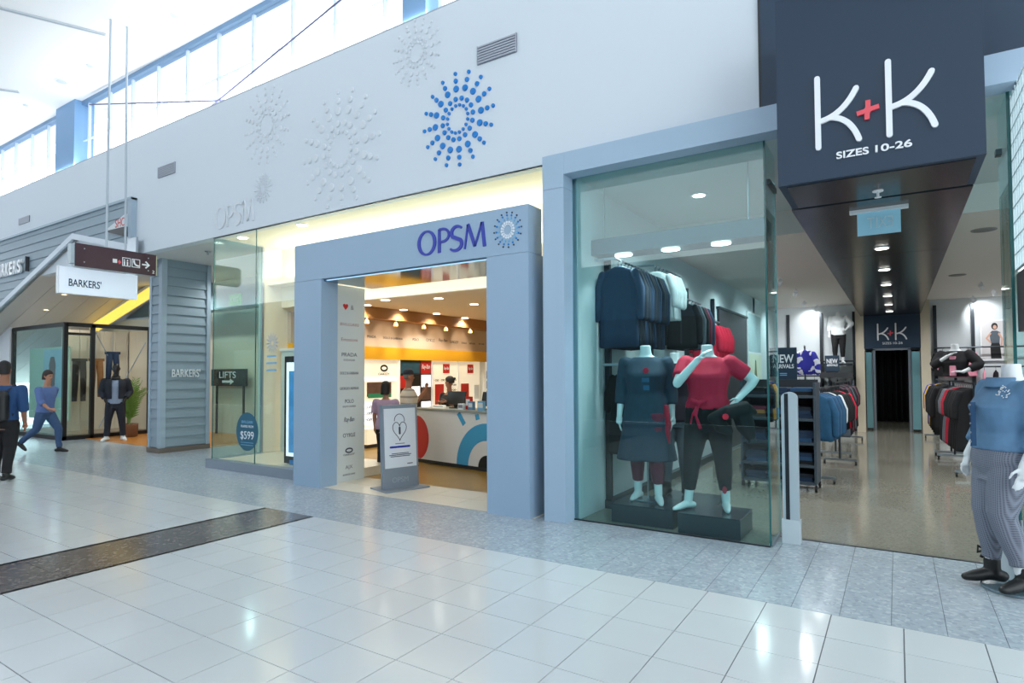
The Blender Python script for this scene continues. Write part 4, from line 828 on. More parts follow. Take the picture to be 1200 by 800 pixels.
# rear wall bay
bayt = thing('clothes_bay', 'tall dark slatted wall bay with rails at the shop rear', 'clothes rack', (-1.7, 18.6, 0))
for x in (-2.6, -1.75, -.95): build(MB().box(x - .04, 18.7, 0, x + .04, 18.79, 3.25), 'upright', 'dark_steel', bayt)
for z in (1.5, 1.9): build(MB().box(-2.6, 18.6, z - .02, -.95, 18.65, z + .02), 'cross_rail', 'dark_steel', bayt); build(MB().box(-1.75, 18.65, z - .015, -1.7, 18.7, z + .015), 'arm', 'dark_steel', bayt); build(MB().box(-.99, 18.65, z - .015, -.94, 18.7, z + .015), 'arm', 'dark_steel', bayt)
build(MB().box(-1.72, 18.2, 1.78, -.98, 18.7, 1.83), 'shelf_board', 'dark_steel', bayt)
for i in range(9): hang('hanging_dress', (-2.5 + i * .19, 18.62, 1.46), R(90 + rr.uniform(-8, 8)), ('g_black', 'g_navy', 'g_grey')[i % 3], 'dark dress on the rear wall bay rail', 'rear bay dresses')
t = thing('patterned_top', 'royal blue and white patterned top displayed on a hanger', 'top', (-1.4, 12.0, 2.06))
M('royal_pattern', (54, 58, 170), .8); nt = MATS['royal_pattern'].node_tree; vo = nt.nodes.new('ShaderNodeTexNoise'); vo.inputs['Scale'].default_value = 7; tc = nt.nodes.new('ShaderNodeTexCoord'); ra = nt.nodes.new('ShaderNodeValToRGB'); ra.color_ramp.interpolation = 'CONSTANT'
ra.color_ramp.elements[0].color = (*srgb((48, 50, 160)), 1); ra.color_ramp.elements[1].position = .54; ra.color_ramp.elements[1].color = (*srgb((220, 224, 236)), 1); nt.links.new(tc.outputs['Object'], vo.inputs['Vector']); nt.links.new(vo.outputs['Fac'], ra.inputs[0]); nt.links.new(ra.outputs[0], nt.nodes['Principled BSDF'].inputs['Base Color'])
build(garment_fabric(.17, .5, .1, 9, thick=.12), 'fabric', 'royal_pattern', t, local=True, smooth=True)
for s in (-1, 1): build(MB().tube([(s * .14, 0, -.13), (s * .2, 0, -.28), (s * .21, -.01, -.46)], [.05, .055, .05], 8, ends=True), 'sleeve', 'royal_pattern', t, local=True, smooth=True)
build(hanger_mb(), 'hanger', 'black', t, local=True)
build(MB().tube([(0, .05, -2.06), (0, .05, -.0), (0, 0, .005)], .015, 8), 'stand_pole', 'dark_steel', t, local=True); build(MB().lathe([(.2, -2.06), (.2, -2.04), (.02, -2.03)], (0, .05, 0), 16), 'stand_base', 'dark_steel', t, local=True)
t = thing('shelf_sign', 'small navy NEW ARRIVALS card below the white shirt mannequin', 'sign', (-1.45, 18.1, 1.5)); build(MB().box(-1.62, 18.14, 1.62, -1.28, 18.16, 2.05), 'card', 'navy_panel', t); text('NEW', '-y', -1.58, 1.84, 18.14, .12, 'white_metal', parent=t, w=.26, bold=.02); text('ARRIVALS', '-y', -1.58, 1.76, 18.14, .06, 'white_metal', parent=t, w=.26, bold=.02); build(MB().box(-1.6, 18.16, 1.6, -1.3, 18.24, 1.66), 'stand', 'dark_steel', t)
build(MB().box(-1.75, 18.1, 1.45, -.98, 18.42, 1.6), 'shelf_bin', 'charcoal', bayt)

# racks right of the aisle
rail_rack('rolling_rack', 'near rolling rack with a red top right of the aisle', (.98, 11.4, 0), (.86, 13.5, 0), 1.42)
for i in range(12):
    y = 11.5 + i * .17; hang(('hanging_dress', 'hanging_dress')[i % 2], (.98 - .12 * i / 12, y, 1.395), R(rr.uniform(-8, 8)), 'g_crimson' if i in (6, 7) else ('g_check' if i in (8, 9) else 'g_black'), 'crimson top on the near rack right of the aisle' if i in (6, 7) else 'grey checked top beside the crimson one' if i in (8, 9) else 'black garment on the near rack right of the aisle', 'right rack garments')
rail_rack('rolling_rack', 'far rolling rack of black garments right of the aisle', (.84, 14.0, 0), (.8, 17.6, 0), 1.42)
for i in range(18):
    y = 14.1 + i * .195; hang(('hanging_coat', 'hanging_dress', 'hanging_trousers')[i % 3], (.83, y, 1.395), R(rr.uniform(-8, 8)), 'g_yellow' if i == 12 else ('g_royal' if i == 15 else 'g_black'), 'yellow garment on the far right rack' if i == 12 else 'royal blue garment at the end of the far right rack' if i == 15 else 'black garment on the far rack right of the aisle', 'far right rack garments')
rail_rack('rolling_rack', 'outer rolling rack of dark clothes by the right wall', (1.9, 9.5, 0), (1.8, 13.4, 0), 1.45)
for i in range(18): hang(('hanging_shirt', 'hanging_jacket')[i % 2], (1.88, 9.6 + i * .21, 1.425), R(rr.uniform(-8, 8)), ('g_black', 'g_navy', 'g_denim', 'g_pink')[(i * 5) % 4 if i % 4 else 0], 'dark garment on the outer rack by the right wall', 'outer right rack garments')
# rear right wall: rail with tops and a poster
t = thing('garment_rail', 'wall mounted rail with pink and black tops at the rear', 'clothes rack', (1.5, 18.7, 1.6))
build(MB().tube([(.8, 18.5, 2.2), (3.4, 18.5, 2.2)], .02, 8), 'rail', 'dark_steel', t)
for x in (.85, 1.62, 3.3): build(MB().box(x - .035, 18.7, .0, x + .035, 18.79, 3.3), 'upright', 'dark_steel', t); build(MB().box(x - .02, 18.5, 2.19, x + .02, 18.7, 2.22), 'arm', 'dark_steel', t)
build(MB().tube([(1.65, 18.5, 1.72), (3.4, 18.5, 1.72)], .02, 8), 'rail', 'dark_steel', t)
for i, c in enumerate(('g_black', 'g_pink', 'g_black', 'g_pink')): hang('hanging_shirt', (.98 + i * .17, 18.5, 2.17), R(20 * (i - 1.5)), c, ('pink top on the rear wall rail' if c == 'g_pink' else 'black top on the rear wall rail'), 'rear rail tops')
for i in range(7): hang('hanging_dress', (1.8 + i * .22, 18.5, 1.69), R(90 + rr.uniform(-8, 8)), ('g_pink', 'g_black', 'g_white', 'g_pink')[i % 4], ('pink', 'black', 'white', 'pink')[i % 4] + ' garment hanging under the fashion poster', 'garments under the poster')
pt = thing('poster', 'white framed fashion poster of a standing woman on rear wall', 'poster', (2.03, 18.78, 1.87))
build(MB().box(1.755, 18.72, 1.87, 2.325, 18.79, 2.88), 'frame', 'white_metal', pt); build(MB().box(1.79, 18.714, 1.91, 2.29, 18.722, 2.84), 'print', M('poster_grey', (206, 204, 206), .6), pt)
def pp(pts, name, mat, k=0): build(MB().prism(pts, 'y', 18.71 - k * .002, 18.714), name, mat, pt)
M('skin_print', (206, 160, 138), .7)
pp([(1.96, 1.92), (2.16, 1.92), (2.14, 2.25), (2.12, 2.32), (1.98, 2.32), (1.95, 2.2)], 'trousers_print', 'black'); pp([(1.96, 2.3), (2.13, 2.3), (2.15, 2.56), (2.08, 2.6), (1.99, 2.6), (1.94, 2.54)], 'blouse_print', 'g_grey', 1)
pp([(1.95, 2.56), (1.86, 2.42), (1.95, 2.3), (1.97, 2.33), (1.9, 2.42), (1.98, 2.53)], 'arm_print', 'skin_print', 2); pp([(2.13, 2.56), (2.2, 2.4), (2.18, 2.22), (2.15, 2.22), (2.16, 2.4), (2.1, 2.52)], 'arm_print', 'skin_print', 2)
pp([(2.04 + .062 * math.cos(2 * PI * i / 16), 2.71 + .085 * math.sin(2 * PI * i / 16)) for i in range(16)], 'hair_print', 'black', 1); pp([(2.045 + .036 * math.cos(2 * PI * i / 14), 2.69 + .05 * math.sin(2 * PI * i / 14)) for i in range(14)], 'face_print', 'skin_print', 2)

# plinths
for (x0, x1, y0, y1), lb in (((-2.62, -1.95, 6.06, 6.62), 'black plinth under the dark blue top mannequin'), ((-1.88, -1.28, 6.0, 6.55), 'black plinth under the red shirt mannequin'), ((-2.5, -1.75, 6.9, 7.5), 'low black plinth under the middle mannequin behind')):
    h = .2 if y0 < 6.5 else .12; t = thing('plinth', lb, 'plinth', ((x0 + x1) / 2, (y0 + y1) / 2, 0)); build(MB().box(x0, y0, .0, x1, y1, h - .012), 'body', M('plinth_black', (34, 42, 50), .3), t); build(MB().box(x0 - .003, y0 - .003, h - .012, x1 + .003, y1 + .003, h), 'top', M('plinth_top', (44, 50, 56), .2), t)

# ================================================================== MENSWEAR SHOP ON THE LEFT
RX, RZ = -15.3, 4.62                        # ridge of the gable opening
def zl(x): return RZ + .305 * (x - RX) if x < RX else RZ - (x - RX) * (RZ - 4.06) / (-12.72 - RX)
fc = thing('trim_15', None, None, (-16, 5.9, 2.5), kind='structure')
z = 2.4
while z < 5.1:
    z0, z1 = z, min(z + .195, 5.115)
    xl = lambda q: RX - (RZ - q) / .305; xr = lambda q: RX + (RZ - q) * (-12.72 - RX) / (RZ - 4.06)
    y0 = 5.875
    def board(poly):
        mb = MB(); n = len(poly); tilt = lambda q: .02 * (z1 - q) / .195
        mb.add([(x, y0 - tilt(q), q) for x, q in poly] + [(x, 5.94, q) for x, q in poly], [tuple(range(n)), tuple(range(2 * n - 1, n - 1, -1))] + [(i, i + n, (i + 1) % n + n, (i + 1) % n) for i in range(n)]); build(mb, 'board', 'siding', fc)
    if z0 >= RZ: board([(-26, z0), (-12.86, z0), (-12.86, z1), (-26, z1)])
    else:
        board([(-26, z0), (xl(z0), z0), (xl(min(z1, RZ)), min(z1, RZ)), (xl(min(z1, RZ)), z1), (-26, z1)] if z1 > RZ else [(-26, z0), (xl(z0), z0), (xl(z1), z1), (-26, z1)])
        if z1 <= RZ:
            if xr(z0) < -12.87: board([(xr(z0), z0), (-12.86, z0), (-12.86, z1), (xr(z1), z1)])
            elif xr(z1) < -12.87: board([(-12.86, z0 + .08), (-12.86, z1), (xr(z1), z1)])
        else: board([(xr(z0), z0), (-12.86, z0), (-12.86, z1), (RX + .02, z1), (RX + .02, RZ)])
    z += .2
build(MB().box(-12.86, 5.84, 4.05, -12.72, 5.95, 5.14), 'corner_board', 'siding_trim', fc); build(MB().box(-26, 5.83, 5.1, -12.72, 5.95, 5.15), 'cap_board', 'siding_trim', fc)
def sloped(x0, x1, name, w_, y0, y1, mat, parent): 
    mb = MB().prism([(x0, zl(x0)), (x1, zl(x1)), (x1, zl(x1) + w_), (x0, zl(x0) + w_)], 'y', y0, y1); return build(mb, name, mat, parent)
sloped(-26, RX, 'barge_board', .13, 5.82, 5.88, M('barge_white', (206, 216, 226), .5), fc); sloped(RX, -12.72, 'barge_board', .13, 5.82, 5.88, 'barge_white', fc)
# sloping boarded soffit
sf = thing('ceiling', None, None, (-16, 7.5, 3), kind='structure')
for k in range(10):
    ya = 5.9 + k * .5
    sloped(-26, RX, 'soffit_strip', .03, ya, ya + .49, 'soffit_board', sf); sloped(RX, -12.95, 'soffit_strip', .03, ya, ya + .49, 'soffit_board', sf)
build(MB().prism([(-26, 2.6), (RX, RZ + .2), (-12.8, RZ + .2), (-12.8, 4.1), (-13, 4.0), (RX, RZ + .04), (-26, zl(-26) + .04)], 'y', 10.9, 11.0), 'end_board', 'soffit_board', sf)
for px, py, lb in ((53, 362, 'glowing downlight low in the sloping boarded soffit'), (74, 344, 'glowing downlight higher in the sloping boarded soffit')):
    x, y, zz = -17.6, 7.0, 0
    p = None
    for i in range(60):
        y = 6.0 + i * .08; q = at(px, py, 'y', y)
        if q.x < RX and q.z >= zl(q.x): p = q; break
    if p is None: p = Vector((-17, 7, zl(-17)))
    t = thing('downlight', lb, 'light', p); build(MB().disc((p.x, p.y, p.z - .02), 'z', .1, .03, 16), 'rim', 'white_metal', t); build(MB().disc((p.x, p.y, p.z - .035), 'z', .085, .02, 16), 'lens', 'lens_warm', t); spot((p.x, p.y, p.z - .08), 90, 130, (1, .9, .75))
yb = thing('cove_strip', 'glowing yellow light cove under the boarded soffit', 'light', (-14.5, 8.6, 3.2))
ya_, yb_ = at(108, 386, 'y', 8.2), at(186, 336, 'y', 8.2); yd = (yb_ - ya_) / 2; yc = (ya_ + yb_) / 2; yn = Vector((-yd.z, 0, yd.x)).normalized()
build(MB().obb(yc, yd, (0, .06, 0), yn * .11), 'diffuser', M('yellow_glow', (250, 220, 110), .5, emit=(255, 214, 90), estr=1.1), yb); build(MB().obb(yc + Vector((0, .1, 0)) + yn * .1, yd, (0, .08, 0), yn * .16), 'housing', 'barge_white', yb)
for p in (ya_, yb_): build(MB().tube([p + Vector((0, .12, 0)), (p.x, 8.32, min(zl(p.x), 4.3) + .02)], .012, 6), 'hanger', 'steel', yb)
yb.location = yc; 
for o in yb.children: o.data.transform(MW[yb.name] @ Matrix.Translation(-yc))
spot((-14.4, 8.2, 3.3), 60, 120, (1, .85, .5)); spot((-15.6, 7.6, 4.3), 160, 120, (1, .94, .84)); spot((-16.2, 8.4, 4.2), 100, 120, (1, .94, .84))
# side pillar with lapped boards and lettering
pl = thing('trim_16', None, None, (-12.8, 7, 0), kind='structure'); PX = -12.72
build(MB().box(-13.18, 6.5, .1, PX - .04, 7.48, 4.05), 'core', 'siding', pl)
for k in range(20):
    z0 = .12 + k * .197; z1 = z0 + .193; X_ = PX - .012
    build(MB().add([(X_, 6.56, z0), (X_, 7.42, z0), (X_ - .025, 7.42, z1), (X_ - .025, 6.56, z1), (X_ - .04, 6.56, z0), (X_ - .04, 7.42, z0), (X_ - .04, 7.42, z1), (X_ - .04, 6.56, z1)], [(0, 1, 2, 3), (4, 7, 6, 5), (0, 4, 5, 1), (3, 2, 6, 7), (0, 3, 7, 4), (1, 5, 6, 2)]), 'board', 'siding', pl)
    build(MB().add([(-13.12, 6.455, z0), (-12.84, 6.455, z0), (-12.84, 6.48, z1), (-13.12, 6.48, z1), (-13.12, 6.5, z0), (-12.84, 6.5, z0), (-12.84, 6.5, z1), (-13.12, 6.5, z1)], [(0, 3, 2, 1), (4, 5, 6, 7), (0, 1, 5, 4), (3, 7, 6, 2), (0, 4, 7, 3), (1, 2, 6, 5)]), 'board', 'siding', pl)
for y0, y1 in ((6.45, 6.56), (7.42, 7.5)): build(MB().box(-12.84, y0, .1, PX, y1, 4.05), 'corner_board', 'siding_trim', pl)
build(MB().box(-13.2, 6.445, .1, -13.12, 6.52, 4.05), 'corner_board', 'siding_trim', pl); build(MB().box(-13.21, 6.43, 0, PX + .012, 7.51, .1), 'kick_board', M('kick_brown', (110, 100, 92), .6), pl)
tx = tag(text("BARKERS'", '+x', 6.68, 1.56, PX - .012, .17, 'white_metal', name='raised_lettering', w=.6, d=.02), 'white raised lettering on the grey sided pillar', 'letters')
# illuminated name on the gable
nl = thing('gable_letters', 'white block letters cut by the picture edge on grey siding', 'letters', (-18.6, 5.86, 4.2))
for i, ch in enumerate("BARKERS'"):
    x = -19.78 + i * .25; o = text(ch, '-y', x, 4.14 if ch != "'" else 4.36, 5.84, .33 if ch != "'" else .1, 'white_metal', name='letter', parent=nl, w=.2 if ch != "'" else .05, d=.05, bold=.02)
mm = Matrix.Translation((0, .0, 0))
build(MB().box(-17.76, 5.78, 4.14, -17.72, 5.86, 4.5), 'end_box', 'charcoal', nl)
# poster beyond the siding
pz = at(147, 250, 'y', 5.8); pz2 = at(122, 271, 'y', 5.8); pz3 = at(147, 277, 'y', 5.8); pm = at(147, 265, 'y', 5.8)
tg = thing('gable_poster', 'small white and black slanted poster with red letters on siding', 'poster', (pz.x, 5.84, pz3.z))
build(MB().prism([(pz2.x, pz2.z), (pm.x, pm.z), (pz.x, pz.z)], 'y', 5.8, 5.84), 'upper_print', 'shop_white', tg); build(MB().prism([(pz2.x, pz2.z), (pz3.x, pz3.z), (pm.x, pm.z)], 'y', 5.8, 5.84), 'lower_print', 'charcoal', tg)
text('SHC', '-y', pm.x - .42, pm.z + .02, 5.8, .17, 'print_red', parent=tg, w=.38, d=.004)

# glass display box
gx = thing('glass_box', 'black framed glass display box of the menswear shop', 'display', (-18.9, 7.5, 0))
BX0, BX1, BY0, BY1, BZ = -20.6, -17.35, 6.5, 8.5, 2.9
F = 'black'
for x, y in ((BX1, BY0), (BX1, 7.1), (BX1, BY1), (BX0, BY0)): build(MB().box(x - .045, y - .045, .0, x + .045, y + .045, BZ), 'post', F, gx)
build(MB().box(BX1 - .045, BY0, BZ - .07, BX1 + .045, BY1, BZ + .03), 'top_beam', F, gx); build(MB().box(BX0, BY0 - .045, BZ - .07, BX1, BY0 + .045, BZ + .03), 'top_beam', F, gx); build(MB().box(BX1 - .04, BY0, 2.62, BX1 + .04, 7.1, 2.68), 'cross_bar', F, gx)
build(MB().box(BX0, BY0 - .045, 0, BX1 + .045, BY0 + .045, .1), 'bottom_beam', F, gx); build(MB().box(BX1 - .045, BY0, 0, BX1 + .045, BY1, .1), 'bottom_beam', F, gx)
build(MB().box(BX0, BY0 + .045, .02, BX1 - .045, BY1, .12), 'platform', M('platform_wood', (150, 136, 120), .5, var=.1, scale=3), gx)
build(MB().box(BX0 + .05, BY0 - .006, .1, BX1 - .05, BY0 + .006, BZ - .07), 'pane', 'glass_teal', gx); build(MB().box(BX1 - .006, BY0 + .05, .1, BX1 + .006, 7.06, 2.62), 'pane', 'glass_clear', gx)
M('lining', (226, 218, 200), .6)
for k in range(2, 14): build(MB().box(-18.6, 6.6 + k * .143, .12, -18.56 + .012 * (k % 2), 6.6 + k * .143 + .138, 2.83), 'lining_board', 'lining', gx)
build(MB().box(BX0, 8.5, .1, -18.5, 8.55, 2.85), 'lining_back', 'lining', gx)
for k in range(13): build(MB().box(-18.55 + k * .09, 8.5, .1, -18.55 + k * .09 + .086, 8.54, 2.85), 'lining_board', 'lining', gx)
for p, q in (((-17.42, 7.15, 2.8), (-17.42, 7.6, 1.9)), ((-17.42, 8.42, 2.5), (-17.42, 7.3, .25))): build(MB().tube([p, q], .012, 6), 'brace_wire', 'steel', gx)
t = thing('window_poster', 'pale poster with figures inside the glass display box', 'poster', (-19, 6.75, .4)); build(MB().box(-20.25, 6.75, .45, -17.75, 6.8, 2.35), 'backing', M('poster_ivory', (214, 220, 196), .6), t); build(MB().box(-19.3, 6.742, 1.05, -17.9, 6.752, 2.3), 'print', M('poster_sky', (196, 212, 226), .6, var=.1, scale=2), t)
build(MB().prism([(-18.9, 1.3), (-18.6, 1.3), (-18.55, 1.9), (-18.65, 2.1), (-18.85, 2.1), (-18.95, 1.9)], 'y', 6.736, 6.744), 'figure_print', M('print_brown', (130, 96, 90), .7), t); build(MB().prism([(-18.15, .9), (-17.95, .9), (-17.92, 1.9), (-18.05, 2.1), (-18.12, 1.8)], 'y', 6.736, 6.744), 'figure_print', 'frame_blue', t)
def jeans(px, py0, py1, X, mat, lb):
    a = at(px, py0, 'x', X); b = at(px, py1, 'x', X); h = a.z - b.z; t = thing('hung_trousers', lb, 'trousers', (X, a.y, a.z))
    mb = MB()
    for s in (-1, 1): mb.tube([(.0, s * .07, -.02), (.02, s * .09, -h * .45), (0, s * .1, -h)], [.085, .075, .06], 10, ry=.6, up=(1, 0, 0))
    build(mb, 'fabric', mat, t, local=True, smooth=True); build(MB().box(-.05, -.17, -.07, .05, .17, 0), 'waistband', mat, t, local=True); build(MB().tube([(0, 0, 0), (0, 0, 2.83 - a.z)], .006, 5), 'hanging_wire', 'steel', t, local=True)
jeans(93, 420, 470, -17.75, 'g_brown', 'brown trousers hung on the wire at the left of the box'); jeans(113, 420, 465, -17.55, 'g_tan', 'tan trousers hung beside the brown pair'); jeans(132, 412, 448, -17.45, 'g_indigo', 'dark jeans hung above the capped mannequin')
struct('wall_left', MB().box(-25, 8.6, 0, -17.4, 8.7, 3.2), 'shop_white'); struct('wall_back', MB().box(-17.4, 9.6, 0, -13.0, 9.7, 3.6), M('shop_beige', (206, 196, 176), .7))
struct('wall_left', MB().box(-26, 6.45, 0, -20.75, 6.55, 3.0), M('white_cladding', (214, 220, 226), .6))
pot = thing('potted_palm', 'feathery green palm in a brown basket beside grey pillar', 'plant', (-16.8, 7.75, 0))
build(MB().lathe([(.15, 0), (.19, .02), (.2, .3), (.21, .34), (.18, .34), (.17, .3)], (-16.8, 7.75, 0.008), 18), 'basket', M('basket', (128, 92, 70), .8, var=.3, scale=40, bump=.4), pot, smooth=True)
build(MB().disc((-16.8, 7.75, .28), 'z', .17, .02, 16), 'soil', 'g_brown', pot); M('palm', (120, 160, 78), .5, var=.25, scale=8)
rr = random.Random(11)
for k in range(18):
    az = 2 * PI * k / 18 * 2.4 + rr.uniform(-.2, .2); ln = rr.uniform(.85, 1.3); out = rr.uniform(.12, .4); mb = MB(); pts = []
    for i in range(9): u = i / 8; pts.append(Vector((-16.8 + math.cos(az) * out * u ** 1.4, 7.75 + math.sin(az) * out * u ** 1.4, .3 + ln * (u - .28 * u ** 3 * out * 2))))
    mb.tube(pts, [.012 * (1 - .08 * i) for i in range(9)], 5)
    for i in range(2, 9):
        p = pts[i]; tn = (pts[i] - pts[i - 1]).normalized(); sd_ = tn.cross(Vector((-math.sin(az) * .2, math.cos(az) * .2, 1))).normalized()
        if sd_.length < .1: sd_ = Vector((1, 0, 0))
        for s in (-1, 1):
            for q in (0, .5):
                b0 = p - (pts[i] - pts[i - 1]) * q; tip = b0 + sd_ * s * .22 * (1 - .06 * i) + tn * .16 - Vector((0, 0, .05)); md = (b0 + tip) / 2 + Vector((0, 0, .015)); wv = tn * .018
                mb.add([b0 - wv * .5, md - wv, tip, md + wv, b0 + wv * .5, md + Vector((0, 0, .006))], [(0, 1, 5), (1, 2, 5), (2, 3, 5), (3, 4, 5), (0, 5, 4)])
    build(mb, 'frond', 'palm', pot)

# hanging signs
wy = thing('direction_sign', 'maroon hanging direction sign with white pictograms and arrow', 'sign', (-11.6, 5.15, 3.45))
build(MB().box(-11.78, 4.48, 3.455, -11.66, 5.8, 3.85), 'box', M('sign_metal', (170, 184, 192), .4), wy); build(MB().box(-11.66, 4.48, 3.455, -11.65, 5.8, 3.85), 'face', 'maroon', wy)
build(MB().box(-11.78, 4.42, 3.5, -11.66, 4.48, 3.83), 'end_cap', 'sign_metal', wy); build(MB().box(-11.775, 5.8, 3.47, -11.66, 5.815, 3.84), 'end_glow', M('cream_glow', (230, 226, 180), .5), wy)
for y in (4.62, 5.66):
    for z in (3.54, 3.77): build(MB().disc((-11.65, y, z), 'x', .012, .004, 8), 'screw', 'steel', wy)
FX = -11.65
build(MB().box(FX, 5.06, 3.60, FX + .004, 5.13, 3.67), 'pictogram', 'white_metal', wy); build(MB().prism([(5.14, 3.625), (5.17, 3.665), (5.2, 3.625), (5.17, 3.585)], 'x', FX, FX + .004), 'pictogram', 'coral', wy)
for y in (5.215, 5.375):
    build(MB().box(FX, y, 3.565, FX + .003, y + .14, 3.72), 'pictogram_square', 'white_metal', wy); build(MB().box(FX + .002, y + .012, 3.577, FX + .005, y + .128, 3.708), 'pictogram_field', 'maroon', wy)
for y in (5.25, 5.30): build(MB().prism([(y - .012, 3.58), (y + .012, 3.58), (y + .012, 3.65), (y - .012, 3.65)], 'x', FX + .004, FX + .007), 'pictogram', 'white_metal', wy); build(MB().disc((FX + .004, y, 3.672), 'x', .013, .003, 10), 'pictogram', 'white_metal', wy)
build(MB().ribbon(bez((5.41, 3.69), (5.41, 3.60), (5.49, 3.6)), .028, 'x', FX + .004, FX + .007), 'pictogram', 'white_metal', wy)
build(MB().ribbon([(5.55, 3.64), (5.66, 3.64)], .025, 'x', FX, FX + .004, rnd=False), 'arrow_shaft', 'white_metal', wy); build(MB().ribbon([(5.61, 3.70), (5.675, 3.64), (5.61, 3.58)], .026, 'x', FX, FX + .005, rnd=False), 'arrow_head', 'white_metal', wy)
text('2', '+x', 5.73, 3.5, FX, .055, 'white_metal', parent=wy, w=.04)
for p in ((131, 20), (153, 25)):
    q = at(*p, 'z', 7.95); build(MB().tube([(FX - .06, 4.98 if p[0] < 140 else 5.29, 3.85), (FX - .06 + .03, 4.98 if p[0] < 140 else 5.25, 7.95)], .02, 8), 'pole', M('pole_grey', (176, 188, 198), .4), wy)
lx = thing('blade_sign', 'white hanging lightbox sign with dark lettering under maroon sign', 'sign', (-12.45, 5.2, 3.07))
build(MB().box(-12.5, 4.54, 3.07, -12.4, 5.83, 3.54), 'lightbox', M('light_face', (226, 236, 246), .4, emit=(215, 228, 245), estr=.35), lx); build(MB().box(-12.49, 4.52, 3.06, -12.41, 4.54, 3.55), 'end_cap', 'white_metal', lx)
text("BARKERS'", '+x', 4.68, 3.2, -12.4, .14, 'print_dark', parent=lx, w=.52, d=.003, bold=.015)
build(MB().box(-12.76, 5.80, 3.3, -12.42, 5.838, 4.3), 'bracket', 'steel', lx)

